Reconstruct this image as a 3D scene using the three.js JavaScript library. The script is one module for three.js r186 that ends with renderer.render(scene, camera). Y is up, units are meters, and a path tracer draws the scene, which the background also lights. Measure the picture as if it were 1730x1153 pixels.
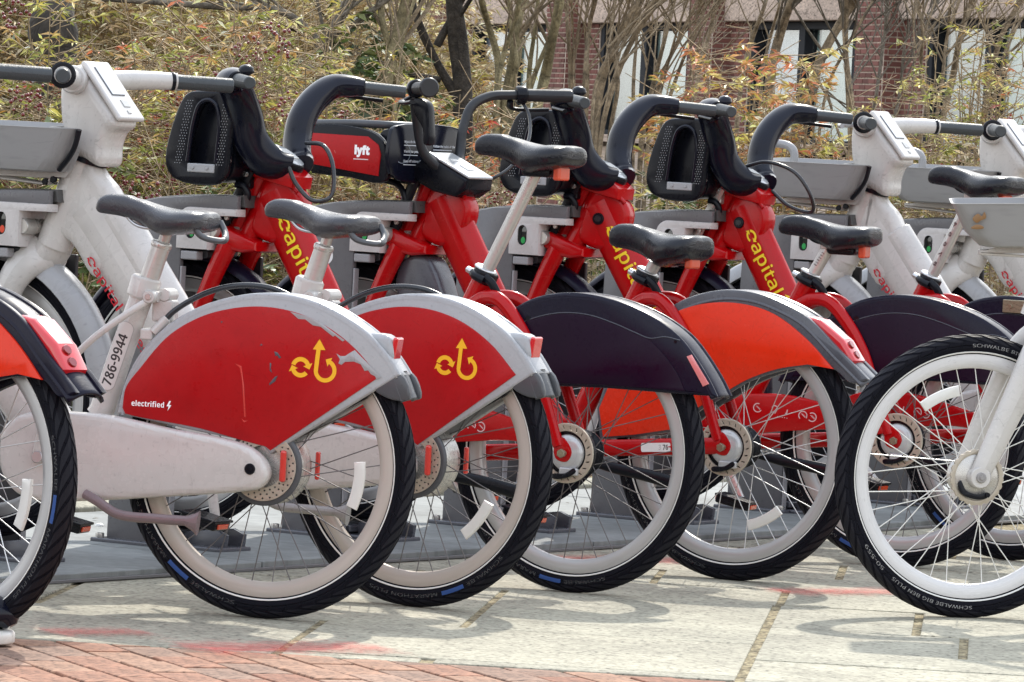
import * as THREE from 'three';
import { RoundedBoxGeometry } from 'three/addons/geometries/RoundedBoxGeometry.js';
import { mergeGeometries, toCreasedNormals } from 'three/addons/utils/BufferGeometryUtils.js';

// ---------- camera, sky, sun, exposure ----------
const scene = new THREE.Scene();
const camera = new THREE.PerspectiveCamera(6.836, 1024 / 682, 0.1, 600);
camera.position.set(0, 1.0966, 0);
camera.rotation.order = 'YXZ';
camera.rotation.set(-0.03683, 0, 0.0515);
camera.updateMatrixWorld();
const renderer = new THREE.WebGLRenderer({ antialias: true });
renderer.toneMapping = THREE.LinearToneMapping;
renderer.toneMappingExposure = 1.5;
renderer.shadowMap.enabled = true;
const SUN = new THREE.Vector3(0.25, 1, -1.05).normalize();
{ // hazy early-spring sky: pale blue overhead, milky towards the horizon, a wide glow round the sun
  const W = 256, H = 128, data = new Float32Array(W * H * 4), d = new THREE.Vector3();
  for (let j = 0; j < H; j++) for (let i = 0; i < W; i++) {
    const v = (j + 0.5) / H, u = (i + 0.5) / W, lat = (v - 0.5) * Math.PI, lon = (u - 0.5) * 2 * Math.PI;
    d.set(Math.cos(lat) * Math.cos(lon), Math.sin(lat), Math.cos(lat) * Math.sin(lon));
    const up = Math.max(0, d.y), haze = Math.pow(1 - up, 2.2), c = Math.max(0, d.dot(SUN));
    const glow = 0.45 * Math.pow(c, 6) + 1.1 * Math.pow(c, 40);
    const o = (j * W + i) * 4, dark = d.y < 0 ? Math.max(0.25, 1 + d.y * 3) : 1;
    data[o] = 1.25 * (0.65 + 0.36 * haze + glow) * dark;
    data[o + 1] = 1.25 * (0.74 + 0.25 * haze + glow * 0.96) * dark;
    data[o + 2] = 1.25 * (0.9 + 0.04 * haze + glow * 0.86) * dark;
    data[o + 3] = 1;
  }
  const t = new THREE.DataTexture(data, W, H, THREE.RGBAFormat, THREE.FloatType);
  t.mapping = THREE.EquirectangularReflectionMapping; t.magFilter = THREE.LinearFilter; t.needsUpdate = true;
  scene.background = t; scene.environment = t; scene.backgroundIntensity = 1; scene.environmentIntensity = 1;
}
const sun = new THREE.DirectionalLight(new THREE.Color(1, 0.94, 0.84), 2.7);
sun.position.copy(SUN).multiplyScalar(40).add(new THREE.Vector3(0, 0, -14)); sun.target.position.set(0, 0, -14);
sun.castShadow = true; sun.shadow.radius = 1.6; sun.shadow.mapSize.set(4096, 4096);
Object.assign(sun.shadow.camera, { left: -8, right: 8, top: 8, bottom: -8, near: 1, far: 120 });
scene.add(sun, sun.target);

// ---------- helpers ----------
let seed = 7;
const rnd = () => { seed = (seed * 1664525 + 1013904223) >>> 0; return seed / 4294967296; };
const rr = (a, b) => a + (b - a) * rnd();
const V = (x, y, z = 0) => new THREE.Vector3(x, y, z);
const R = (d) => d * Math.PI / 180;
const cache = new Map();
const memo = (k, f) => { if (!cache.has(k)) cache.set(k, f()); return cache.get(k); };
const used = new Map();
function numbered(n) { const c = used.get(n) || 0; used.set(n, c + 1); return c ? n + '_' + String(c).padStart(3, '0') : n; }
function M(parent, name, geo, mat, label) {
  const m = new THREE.Mesh(geo, mat); m.name = name; m.castShadow = m.receiveShadow = true;
  if (label) m.userData.label = label;
  parent.add(m); return m;
}
function thing(name, label, category, group) {
  const o = new THREE.Group(); o.name = numbered(name); o.userData = { label, category };
  if (group) o.userData.group = group;
  scene.add(o); return o;
}
function struct(o, label) { o.userData.kind = 'structure'; if (label) o.userData.label = label; return o; }
function flat(g) { const q = g.index ? g.toNonIndexed() : g; for (const k of Object.keys(q.attributes)) if (!['position', 'normal', 'uv', 'color'].includes(k)) q.deleteAttribute(k); return q; }
function join(list) { return mergeGeometries(list.map(flat)); }
const spline = (pts, n = 6, closed = true) => {
  const c = new THREE.CatmullRomCurve3(pts.map((p) => p.isVector3 ? p : V(p[0], p[1], p[2] || 0)), closed, 'centripetal');
  const q = c.getPoints(pts.length * n); if (closed) q.pop(); return q;
};
const poly = (pts) => pts.map((p) => V(p[0], p[1]));
// outline (Vector points) pushed from z0 to z1, edges rounded by b
function extr(pts, z0, z1, b = 0.003, holes = []) {
  const s = new THREE.Shape(pts.map((p) => new THREE.Vector2(p.x, p.y)));
  for (const h of holes) s.holes.push(new THREE.Path(h.map((p) => new THREE.Vector2(p.x, p.y))));
  const d = Math.max(1e-4, z1 - z0 - 2 * b);
  const g = new THREE.ExtrudeGeometry(s, { depth: d, bevelEnabled: b > 0, bevelThickness: b, bevelSize: b, bevelOffset: -b, bevelSegments: b > 0.006 ? 4 : 2, curveSegments: 12 });
  g.translate(0, 0, z0 + b); g.clearGroups && g.clearGroups();
  return toCreasedNormals(g, 0.62);
}
// tube along points; rad(t) -> [half size along ref, half size across]
function sweep(path, rad, { seg = 16, ref = V(0, 0, 1), cap = true } = {}) {
  const n = path.length, pos = [], uv = [], idx = []; let run = 0;
  const f = typeof rad === 'function' ? rad : () => [rad, rad];
  for (let i = 0; i < n; i++) {
    const t = path[Math.min(n - 1, i + 1)].clone().sub(path[Math.max(0, i - 1)]).normalize();
    const A = ref.clone().addScaledVector(t, -ref.dot(t)).normalize(), B = t.clone().cross(A);
    if (i) run += path[i].distanceTo(path[i - 1]);
    const [ra, rb] = f(i / (n - 1));
    for (let k = 0; k <= seg; k++) {
      const a = k / seg * 2 * Math.PI, p = path[i].clone().addScaledVector(A, ra * Math.cos(a)).addScaledVector(B, rb * Math.sin(a));
      pos.push(p.x, p.y, p.z); uv.push(k / seg * 2 * Math.PI * (ra + rb) / 2, run);
    }
  }
  const s1 = seg + 1;
  for (let i = 0; i < n - 1; i++) for (let k = 0; k < seg; k++) { const a = i * s1 + k; idx.push(a, a + 1, a + s1, a + 1, a + s1 + 1, a + s1); }
  if (cap) for (const [i, fl] of [[0, 1], [n - 1, 0]]) {
    const c = pos.length / 3; pos.push(path[i].x, path[i].y, path[i].z); uv.push(0, 0);
    const r0 = c + 1; for (let k = 0; k <= seg; k++) { const o = (i * s1 + k) * 3; pos.push(pos[o], pos[o + 1], pos[o + 2]); uv.push(0, 0); }
    for (let k = 0; k < seg; k++) fl ? idx.push(c, r0 + k + 1, r0 + k) : idx.push(c, r0 + k, r0 + k + 1);
  }
  const g = new THREE.BufferGeometry();
  g.setAttribute('position', new THREE.Float32BufferAttribute(pos, 3)); g.setAttribute('uv', new THREE.Float32BufferAttribute(uv, 2));
  g.setIndex(idx); g.computeVertexNormals(); return g;
}
// straight rod with chamfered ends
function rod(a, b, r0, r1 = r0, seg = 14, ch = 0.15) {
  const d = b.clone().sub(a), L = d.length(), c = Math.min(0.3, ch * Math.min(r0, r1) / L), ref = Math.abs(d.z) > 0.8 * L ? V(0, 1, 0) : V(0, 0, 1);
  const at = (t) => a.clone().addScaledVector(d, t);
  const ts = [0, c, 1 - c, 1], rs = [r0 * 0.86, r0, r1, r1 * 0.86];
  return sweep(ts.map(at), (t) => { const r = rs[Math.round(t * 3)]; return [r, r]; }, { seg, ref });
}
const tube = (pts, r, { n = 8, seg = 12, ref } = {}) => sweep(spline(pts, n, false), typeof r === 'function' ? r : () => [r, r], { seg, ref });
// turned profile [radius, z] about the z axis
function turn(profile, seg = 48) { const g = new THREE.LatheGeometry(profile.map((p) => new THREE.Vector2(p[0], p[1])), seg); g.rotateX(Math.PI / 2); return g; }
function box(w, h, d, x = 0, y = 0, z = 0, r = 0.004) { const g = new RoundedBoxGeometry(w, h, d, 2, Math.min(r, w / 2.1, h / 2.1, d / 2.1)); g.translate(x, y, z); return g; }
// curved cover over a wheel: arc points (x, y) with outward normals, rounded across its width
function cover(arc, hw, drop, th = 0.004, pw = 3) {
  const n = arc.length, K = 10, pos = [], idx = [], uv = [];
  for (let i = 0; i < n; i++) {
    const t = arc[Math.min(n - 1, i + 1)].clone().sub(arc[Math.max(0, i - 1)]).normalize(), N = V(-t.y, t.x);
    for (let s = 0; s < 2; s++) for (let k = 0; k <= K; k++) {
      const q = (s ? 1 - 2 * k / K : 2 * k / K - 1), off = -drop * Math.pow(Math.abs(q), pw) - (s ? th : 0);
      const p = arc[i].clone().addScaledVector(N, off); pos.push(p.x, p.y, q * (hw - (s ? th : 0))); uv.push(q * hw, i * 0.03);
    }
  }
  const S = 2 * (K + 1);
  for (let i = 0; i < n - 1; i++) for (let k = 0; k < S; k++) { const a = i * S + k, b = i * S + (k + 1) % S; idx.push(a, b, a + S, b, b + S, a + S); }
  for (const i of [0, n - 1]) for (let k = 0; k < K; k++) { const a = i * S + k, b = i * S + S - 1 - k; idx.push(a, a + 1, b, a + 1, b - 1, b); }
  const g = new THREE.BufferGeometry();
  g.setAttribute('position', new THREE.Float32BufferAttribute(pos, 3)); g.setAttribute('uv', new THREE.Float32BufferAttribute(uv, 2));
  g.setIndex(idx); g.computeVertexNormals(); return g;
}
const arcPts = (cx, cy, r, a0, a1, n = 24) => Array.from({ length: n + 1 }, (_, i) => { const a = R(a0 + (a1 - a0) * i / n); return V(cx + r * Math.cos(a), cy + r * Math.sin(a)); });
// patch that follows one side of an oval tube from A to B (print on the tube); top = in-plane side the letters point to
function wrapPatch(A, B, rz, rn, phi0, phi1, lift = 0.0008, flip = false) {
  const t = B.clone().sub(A).normalize(), N = V(-t.y, t.x), pos = [], uv = [], idx = [], nu = 12, nv = 8;
  if (N.x < 0) N.negate();
  for (let i = 0; i <= nu; i++) for (let j = 0; j <= nv; j++) {
    const ph = phi0 + (phi1 - phi0) * j / nv, p = A.clone().lerp(B, i / nu).addScaledVector(N, (rn + lift) * Math.sin(ph)); p.z += (rz + lift) * Math.cos(ph);
    pos.push(p.x, p.y, p.z); uv.push(flip ? 1 - i / nu : i / nu, flip ? 1 - j / nv : j / nv);
  }
  for (let i = 0; i < nu; i++) for (let j = 0; j < nv; j++) { const a = i * (nv + 1) + j; idx.push(a, a + nv + 1, a + 1, a + 1, a + nv + 1, a + nv + 2); }
  const g = new THREE.BufferGeometry();
  g.setAttribute('position', new THREE.Float32BufferAttribute(pos, 3)); g.setAttribute('uv', new THREE.Float32BufferAttribute(uv, 2));
  g.setIndex(idx); g.computeVertexNormals(); return g;
}

// ---------- textures ----------
const hash = (x, y) => { let h = (x * 374761393 + y * 668265263) | 0; h = Math.imul(h ^ (h >>> 13), 1274126177); return ((h ^ (h >>> 16)) >>> 0) / 4294967296; };
function vnoise(x, y, p) { // value noise with period p
  const xi = Math.floor(x), yi = Math.floor(y), fx = x - xi, fy = y - yi, m = (v) => ((v % p) + p) % p;
  const u = fx * fx * (3 - 2 * fx), v = fy * fy * (3 - 2 * fy);
  const a = hash(m(xi), m(yi)), b = hash(m(xi + 1), m(yi)), c = hash(m(xi), m(yi + 1)), e = hash(m(xi + 1), m(yi + 1));
  return a + (b - a) * u + (c - a) * v + (a - b - c + e) * u * v;
}
const fbm = (u, v, p, o = 5) => { let s = 0, a = 0.5, n = 0; for (let k = 0; k < o; k++) { s += a * vnoise(u * p, v * p, p); n += a; a *= 0.5; p *= 2; } return s / n; };
function dataTex(n, fn, srgb, rep = 1) {
  const d = new Uint8Array(n * n * 4);
  for (let j = 0; j < n; j++) for (let i = 0; i < n; i++) { const c = fn(i / n, j / n), o = (j * n + i) * 4; for (let k = 0; k < 3; k++) d[o + k] = Math.max(0, Math.min(255, 255 * (c.length ? c[k] : c))); d[o + 3] = 255; }
  const t = new THREE.DataTexture(d, n, n); t.wrapS = t.wrapT = THREE.RepeatWrapping; t.magFilter = THREE.LinearFilter; t.minFilter = THREE.LinearMipmapLinearFilter; t.generateMipmaps = true;
  if (srgb) t.colorSpace = THREE.SRGBColorSpace; t.repeat.set(rep, rep); t.needsUpdate = true; return t;
}
const tRough = dataTex(256, (u, v) => 0.62 + 0.5 * (fbm(u, v, 6) - 0.5) + 0.25 * (fbm(u + 0.3, v, 40, 2) - 0.5), false, 3);
const scratched = (n, count, len, sd) => { // sparse scratches and rubs as a mask
  const m = new Float32Array(n * n); let q = sd; const rn = () => { q = (q * 1664525 + 1013904223) >>> 0; return q / 4294967296; };
  for (let k = 0; k < count; k++) { let x = rn() * n, y = rn() * n, a = rn() * 6.28; const L = len * (0.2 + rn()), w = rn() < 0.15 ? 2 : 1, d = 0.25 + 0.75 * rn(); for (let i = 0; i < L; i++) { x += Math.cos(a); y += Math.sin(a); a += (rn() - 0.5) * 0.12; const f = d * Math.min(1, 4 * i / L, 4 * (1 - i / L)); for (let p = 0; p < w; p++) { const o = (((Math.floor(y) + p) % n + n) % n) * n + ((Math.floor(x) % n) + n) % n; m[o] = Math.max(m[o], f); } } }
  return m;
};
const scA = scratched(512, 60, 60, 11), scB = scratched(512, 90, 50, 29);
const tDirt = dataTex(512, (u, v) => { const a = fbm(u, v, 5), b = fbm(u + 0.4, v + 0.2, 34, 3), g = fbm(u + 0.2, v + 0.7, 12, 4); const k = 0.99 - 0.3 * Math.max(0, a - 0.48) - (b > 0.72 ? 0.1 * (b - 0.72) / 0.1 : 0) - 0.22 * Math.max(0, g - 0.6) - 0.3 * scA[Math.floor(v * 512) * 512 + Math.floor(u * 512)]; return [k, k * 0.985, k * 0.96]; }, false, 3);
const tWear = dataTex(512, (u, v) => { const a = fbm(u, v, 7), b = fbm(u + 0.1, v + 0.6, 70, 2); const k = 0.93 - 0.3 * Math.max(0, a - 0.5) - 0.3 * Math.max(0, b - 0.6) - 0.22 * scB[Math.floor(v * 512) * 512 + Math.floor(u * 512)]; return [k, k, k]; }, false, 2.5);
const tFine = dataTex(256, (u, v) => fbm(u, v, 64, 2), false, 8);
const tRimDirt = dataTex(256, (u, v) => { const a = fbm(u, v, 8); return [0.92 - 0.35 * (a - 0.35), 0.88 - 0.37 * (a - 0.35), 0.84 - 0.4 * (a - 0.35)]; }, false, 1);
const C = (r, g, b) => new THREE.Color().setRGB(r, g, b);
function paint(r, g, b, rough = 0.4, o = {}) { return new THREE.MeshPhysicalMaterial({ color: C(r, g, b), specularIntensity: o.spec ?? 1, roughness: rough, roughnessMap: o.rm === null ? null : tRough, map: o.map === undefined ? tDirt : o.map, clearcoat: o.coat ?? 0.35, clearcoatRoughness: 0.22, metalness: o.metal ?? 0, bumpMap: o.bump ?? null, bumpScale: 0.0006 }); }
const mat = {
  white: paint(0.57, 0.555, 0.54, 0.48), whiteRim: paint(0.66, 0.66, 0.67, 0.45), whitePl: paint(0.5, 0.5, 0.49, 0.6, { coat: 0.05, map: tWear }),
  basket: paint(0.33, 0.33, 0.335, 0.62, { coat: 0.05, map: tWear }),
  red: paint(0.44, 0.002, 0.004, 0.36, { coat: 0.2, spec: 0.45 }), panel: paint(0.45, 0.009, 0.012, 0.6, { coat: 0.03, spec: 0.4, map: tWear }), orange: paint(0.84, 0.034, 0.008, 0.42, { coat: 0.12, spec: 0.5, map: tWear }),
  fenderGrey: paint(0.36, 0.37, 0.39, 0.5, { coat: 0.2 }), fenderDark: paint(0.009, 0.008, 0.021, 0.5, { coat: 0.06, spec: 0.35, map: tWear }), panelDark: paint(0.013, 0.003, 0.015, 0.55, { coat: 0.03, spec: 0.25, map: tWear }),
  fenderEdge: paint(0.085, 0.088, 0.105, 0.5, { coat: 0.2, map: tWear }), flap: paint(0.07, 0.075, 0.085, 0.6, { coat: 0.05 }),
  black: paint(0.005, 0.006, 0.01, 0.5, { coat: 0.05, spec: 0.4, map: null }), gloss: paint(0.005, 0.006, 0.014, 0.3, { coat: 0.22, spec: 0.35, map: null }), rubber: paint(0.014, 0.015, 0.018, 0.8, { coat: 0, map: null }),
  grip: paint(0.045, 0.052, 0.057, 0.75, { coat: 0, map: null, bump: tFine }), saddleGrey: paint(0.042, 0.042, 0.05, 0.45, { coat: 0.1, map: tWear, bump: tFine }), saddleBlack: paint(0.007, 0.008, 0.013, 0.42, { coat: 0.12, spec: 0.6, map: null, bump: tFine }),
  steel: new THREE.MeshStandardMaterial({ color: C(0.62, 0.62, 0.62), metalness: 0.9, roughness: 0.35 }),
  spoke: new THREE.MeshStandardMaterial({ color: C(0.6, 0.6, 0.6), metalness: 0.85, roughness: 0.4 }),
  spokeDark: new THREE.MeshStandardMaterial({ color: C(0.16, 0.15, 0.15), metalness: 0.7, roughness: 0.5 }),
  alu: new THREE.MeshStandardMaterial({ color: C(0.55, 0.54, 0.52), metalness: 0.55, roughness: 0.5, roughnessMap: tRough, map: tDirt }),
  post: new THREE.MeshStandardMaterial({ color: C(0.6, 0.58, 0.55), metalness: 0.5, roughness: 0.55, map: tWear, roughnessMap: tRough }),
  rim: new THREE.MeshStandardMaterial({ color: C(0.52, 0.485, 0.45), metalness: 0.25, roughness: 0.5, map: tRimDirt }),
  rimSilver: new THREE.MeshStandardMaterial({ color: C(0.52, 0.54, 0.56), metalness: 0.45, roughness: 0.4, map: tRimDirt }),
  disc: new THREE.MeshStandardMaterial({ color: C(0.5, 0.46, 0.39), metalness: 0.45, roughness: 0.5, map: tRimDirt }),
  mauve: paint(0.2, 0.15, 0.16, 0.6, { coat: 0.05 }), stand: paint(0.3, 0.29, 0.29, 0.5, { coat: 0.1 }),
  reflW: new THREE.MeshPhysicalMaterial({ color: C(0.72, 0.71, 0.67), roughness: 0.25, clearcoat: 0.6 }),
  reflR: new THREE.MeshPhysicalMaterial({ color: C(0.6, 0.03, 0.02), roughness: 0.2, clearcoat: 0.9 }), reflO: new THREE.MeshPhysicalMaterial({ color: C(0.65, 0.07, 0.02), roughness: 0.25, clearcoat: 0.8 }),
  lensR: new THREE.MeshPhysicalMaterial({ color: C(0.62, 0.015, 0.02), roughness: 0.12, clearcoat: 1 }), lensP: new THREE.MeshPhysicalMaterial({ color: C(0.7, 0.2, 0.2), roughness: 0.25, clearcoat: 0.8 }),
  dock: paint(0.15, 0.147, 0.155, 0.6, { coat: 0.05, map: tWear }), dockTop: paint(0.065, 0.063, 0.061, 0.6, { coat: 0.05, map: tWear }), dockEdge: paint(0.3, 0.3, 0.32, 0.45, { coat: 0.05 }), dockIn: paint(0.012, 0.012, 0.016, 0.7, { coat: 0, map: null }),
  dockWhite: paint(0.58, 0.56, 0.56, 0.5, { coat: 0.15 }), glass: new THREE.MeshPhysicalMaterial({ color: C(0.01, 0.014, 0.015), roughness: 0.08, clearcoat: 1 }),
  led: new THREE.MeshStandardMaterial({ color: C(0.02, 0.1, 0.03), emissive: C(0.1, 0.9, 0.25), emissiveIntensity: 0.14 }), ledRed: new THREE.MeshStandardMaterial({ color: C(0.1, 0.02, 0.02), emissive: C(0.9, 0.12, 0.06), emissiveIntensity: 0.35 }),
  screen: new THREE.MeshPhysicalMaterial({ color: C(0.52, 0.54, 0.55), roughness: 0.12, clearcoat: 1 }), silver: paint(0.5, 0.52, 0.54, 0.25, { coat: 0.6, metal: 0.2 }),
  cable: paint(0.015, 0.015, 0.018, 0.45, { coat: 0.2, map: null }), brass: paint(0.3, 0.26, 0.18, 0.5, { metal: 0.5 }), white2: paint(0.7, 0.7, 0.68, 0.5),
};
// tread: slanted grooves on both sides of a centre line
const tTread = (() => {
  const c = document.createElement('canvas'); c.width = 256; c.height = 256; const x = c.getContext('2d');
  x.fillStyle = '#fff'; x.fillRect(0, 0, 256, 256); x.strokeStyle = '#000'; x.lineWidth = 9;
  for (let k = -1; k < 3; k++) for (const s of [-1, 1]) { x.beginPath(); x.moveTo(k * 128 + (s > 0 ? 64 : 0), 128 + s * 10); x.lineTo(k * 128 + 70 + (s > 0 ? 64 : 0), 128 + s * 52); x.lineTo(k * 128 + 100 + (s > 0 ? 64 : 0), 128 + s * 70); x.stroke(); }
  x.lineWidth = 5; for (const y of [62, 194]) { x.beginPath(); x.moveTo(0, y); x.lineTo(256, y); x.stroke(); }
  const t = new THREE.CanvasTexture(c); t.wrapS = t.wrapT = THREE.RepeatWrapping; t.repeat.set(26, 1); return t;
})();
mat.tread = new THREE.MeshPhysicalMaterial({ color: C(0.007, 0.007, 0.012), specularIntensity: 0.5, roughness: 0.62 });
mat.tyre = new THREE.MeshPhysicalMaterial({ color: C(0.004, 0.004, 0.008), specularIntensity: 0.3, roughness: 0.75, bumpMap: tTread, bumpScale: 0.004 });
function printTex(w, h, draw) {
  const c = document.createElement('canvas'); c.width = w; c.height = h; draw(c.getContext('2d'), w, h);
  const t = new THREE.CanvasTexture(c); t.colorSpace = THREE.SRGBColorSpace; return t;
}
const printMat = (t, rough = 0.5) => new THREE.MeshStandardMaterial({ map: t, transparent: true, roughness: rough });
function ringArrow(x, cx, cy, r, w, a0, a1, head) { // arc with an arrow head at its end
  x.lineWidth = w; x.beginPath(); x.arc(cx, cy, r, a0, a1, a1 < a0); x.stroke();
  const s = a1 < a0 ? -1 : 1, px = cx + r * Math.cos(a1), py = cy + r * Math.sin(a1), t = a1 + s * Math.PI / 2;
  x.beginPath(); x.moveTo(px + head * Math.cos(t), py + head * Math.sin(t)); x.lineTo(px + head * Math.cos(a1), py + head * Math.sin(a1)); x.lineTo(px - head * Math.cos(a1), py - head * Math.sin(a1)); x.fill();
}
function wordmark(col) {
  return printMat(printTex(1024, 190, (x, w, h) => {
    x.fillStyle = x.strokeStyle = col; const cy = 92;
    ringArrow(x, 64, cy, 31, 15, R(195), R(335), 19); ringArrow(x, 64, cy, 31, 15, R(50), R(150), 19);
    x.font = '132px sans-serif'; x.lineWidth = 3; x.textBaseline = 'alphabetic';
    x.fillText('apital', 106, cy + 40); x.strokeText('apital', 106, cy + 40);
    let X = 470; x.lineWidth = 15; ringArrow(x, X + 40, cy, 34, 15, R(180), R(-60) , 20); x.beginPath(); x.moveTo(X + 8, cy); x.lineTo(X + 8, 34); x.stroke();
    x.beginPath(); x.moveTo(X + 8, 6); x.lineTo(X + 32, 40); x.lineTo(X - 16, 40); x.fill();
    x.lineWidth = 3; x.fillText('ikeshare', X + 86, cy + 40); x.strokeText('ikeshare', X + 86, cy + 40);
  }));
}
const pr = {
  capR: wordmark('#c3142a'), capY: wordmark('#f2d21f'),
  cb: printMat(printTex(512, 512, (x) => {
    x.fillStyle = x.strokeStyle = '#f5b81a';
    ringArrow(x, 140, 284, 72, 40, R(195), R(338), 46); ringArrow(x, 140, 284, 72, 40, R(40), R(158), 46);
    ringArrow(x, 372, 300, 88, 38, R(180), R(-62), 46); x.lineWidth = 40; x.beginPath(); x.moveTo(285, 304); x.lineTo(300, 110); x.stroke();
    x.beginPath(); x.moveTo(306, 22); x.lineTo(366, 118); x.lineTo(246, 118); x.fill();
  })),
  elec: printMat(printTex(512, 128, (x) => { x.fillStyle = '#fff'; x.font = 'bold 84px sans-serif'; x.fillText('electrified', 8, 88, 400); x.beginPath(); x.moveTo(462, 8); x.lineTo(432, 70); x.lineTo(458, 70); x.lineTo(446, 122); x.lineTo(490, 54); x.lineTo(464, 54); x.lineTo(482, 8); x.fill(); })),
  num: printMat(printTex(512, 128, (x) => { x.fillStyle = '#cfc9c6'; x.beginPath(); x.roundRect(4, 8, 504, 112, 52); x.fill(); x.strokeStyle = '#a9a3a1'; x.lineWidth = 4; x.stroke(); x.fillStyle = '#2b2628'; x.font = 'bold 92px sans-serif'; x.fillText('786-9944', 36, 97, 440); })),
  ad: printMat(printTex(512, 256, (x) => {
    x.fillStyle = '#fff'; x.font = 'bold 74px sans-serif'; x.fillText('lyft', 340, 118); x.strokeStyle = '#fff'; x.lineWidth = 7; x.strokeText('lyft', 340, 118);
    x.fillStyle = 'rgba(255,235,235,0.75)'; x.fillRect(336, 148, 118, 7);
    x.strokeStyle = 'rgba(255,150,140,0.5)'; x.lineWidth = 4; x.beginPath(); x.moveTo(110, 110); x.lineTo(160, 116); x.moveTo(180, 100); x.lineTo(192, 122); x.stroke();
  })),
  rules: printMat(printTex(512, 256, (x) => {
    x.fillStyle = 'rgba(235,240,245,0.85)'; x.font = 'bold 22px sans-serif';
    ['Watch for cars', 'Yield to people', 'Stay off sidewalks'].forEach((t, i) => { x.fillText(t, 40, 80 + i * 58, 150); x.fillRect(40, 92 + i * 58, 110, 5); });
    ['Follow the rules of the road', 'Beware of traffic'].forEach((t, i) => { x.fillText(t, 270, 100 + i * 66, 215); x.fillRect(270, 112 + i * 66, 150, 5); });
    x.strokeStyle = 'rgba(200,215,225,0.45)'; x.lineWidth = 4; x.beginPath(); x.arc(30, 140, 62, -1.2, 2.6); x.stroke();
  })),
  tyre: printMat(printTex(2048, 48, (x) => {
    x.fillStyle = 'rgba(140,138,140,0.32)'; x.font = '27px sans-serif';
    const one = (o) => { x.fillText('SCHWALBE', o, 34, 120); x.fillStyle = 'rgba(52,92,165,0.65)'; x.fillRect(o + 128, 12, 62, 24); x.fillStyle = 'rgba(140,138,140,0.32)'; x.fillText('MARATHON PLUS', o + 200, 34, 190); };
    one(60);
  })),
  tyreW: printMat(printTex(2048, 48, (x) => { x.fillStyle = 'rgba(190,188,186,0.5)'; x.font = '27px sans-serif'; for (const o of [60, 1080]) { x.fillText('SCHWALBE BIG BEN PLUS', o, 34, 230); x.fillText('50-559', o + 260, 34, 80); } })),
  chain: printMat(printTex(512, 128, (x) => {
    x.fillStyle = x.strokeStyle = 'rgba(240,215,215,0.7)'; x.lineWidth = 6;
    for (const [cx, a] of [[60, 0.4], [330, 2.2], [385, 4]]) { x.beginPath(); x.arc(cx, 64, 24, a, a + 4.6); x.stroke(); for (let k = 0; k < 7; k++) x.fillRect(cx - 12 + (k * 7.3) % 22, 54 + (k * 5.1) % 20, 6, 4); }
    x.lineWidth = 7; x.beginPath(); x.arc(160, 52, 16, 3.3, 6.2); x.moveTo(176, 52); x.lineTo(164, 80); x.moveTo(235, 46); x.lineTo(235, 66); x.lineTo(226, 70); x.stroke(); for (let k = 0; k < 5; k++) x.fillRect(180 + k * 14, 92, 7, 4);
  })),
  tag: printMat(printTex(256, 64, (x) => { x.fillStyle = '#e8e4e2'; x.beginPath(); x.roundRect(2, 4, 252, 56, 14); x.fill(); x.fillStyle = '#222'; x.font = 'bold 44px sans-serif'; x.fillText('76', 186, 48); x.fillStyle = 'rgba(60,60,60,0.25)'; x.fillText('3', 150, 48); })),
  postN: printMat(printTex(256, 64, (x) => { x.fillStyle = '#5a3d3d'; x.font = 'bold 34px sans-serif'; x.fillText('8  7  6  5  4  3', 6, 44, 244); })),
};
// ---------- bicycle parts (bike frame: x to the rear, y up, z to the rider's left; origin on the ground under the rear hub) ----------
const spokeG = memo('spoke', () => { const g = new THREE.CylinderGeometry(0.0013, 0.0013, 1, 5, 1, true); return g; });
const tyreG = memo('tyre', () => { const p = []; for (let k = 0; k <= 20; k++) { const a = k / 20 * 2 * Math.PI; p.push([0.3105 - 0.0245 * Math.cos(a), -0.0245 * Math.sin(a)]); } return turn(p, 120); });
const treadG = memo('tread', () => { // slanted tread blocks standing on the tyre
  const pos = [], idx = [], n = 52, at = (be, al, up, s) => { const b = R(be), r = 0.3105 + (0.0245 + up) * Math.cos(b), a = R(al); pos.push(r * Math.cos(a), r * Math.sin(a), s * (0.0245 + up) * Math.sin(b)); return pos.length / 3 - 1; };
  for (let k = 0; k < n; k++) for (const s of [1, -1]) {
    const a0 = k * 360 / n + (s > 0 ? 0 : 180 / n), bs = [3, 20, 40, 58, 70], rows = bs.map((b, i) => { const sh = a0 - i * 2.6, w = 4.6 - (i === 4 ? 2 : 0), up = i === 4 ? 0.0002 : 0.0016; return [at(b, sh, -0.0006, s), at(b, sh, up, s), at(b, sh + w, up, s), at(b, sh + w, -0.0006, s)]; });
    for (let i = 0; i < 4; i++) for (let j = 0; j < 3; j++) { const [p, q, u, v] = [rows[i][j], rows[i][j + 1], rows[i + 1][j], rows[i + 1][j + 1]]; s > 0 ? idx.push(p, q, u, q, v, u) : idx.push(p, u, q, q, u, v); }
    for (const r of [rows[0], rows[4]]) idx.push(r[0], r[1], r[2], r[0], r[2], r[3]);
  }
  const g = new THREE.BufferGeometry(); g.setAttribute('position', new THREE.Float32BufferAttribute(pos, 3)); g.setIndex(idx); const q = g.toNonIndexed(); q.computeVertexNormals(); return q;
});
const stripeG = memo('stripe', () => turn([[0.2925, 0.0195], [0.2932, 0.0206], [0.2955, 0.0216], [0.2962, 0.0212], [0.2958, 0.0198]], 96));
const rimG = memo('rim', () => turn([[0.289, -0.0125], [0.2895, -0.0155], [0.272, -0.0155], [0.258, -0.011], [0.2555, 0], [0.258, 0.011], [0.272, 0.0155], [0.2895, 0.0155], [0.289, 0.0125], [0.281, 0.006], [0.281, -0.006], [0.289, -0.0125]], 120));
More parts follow.
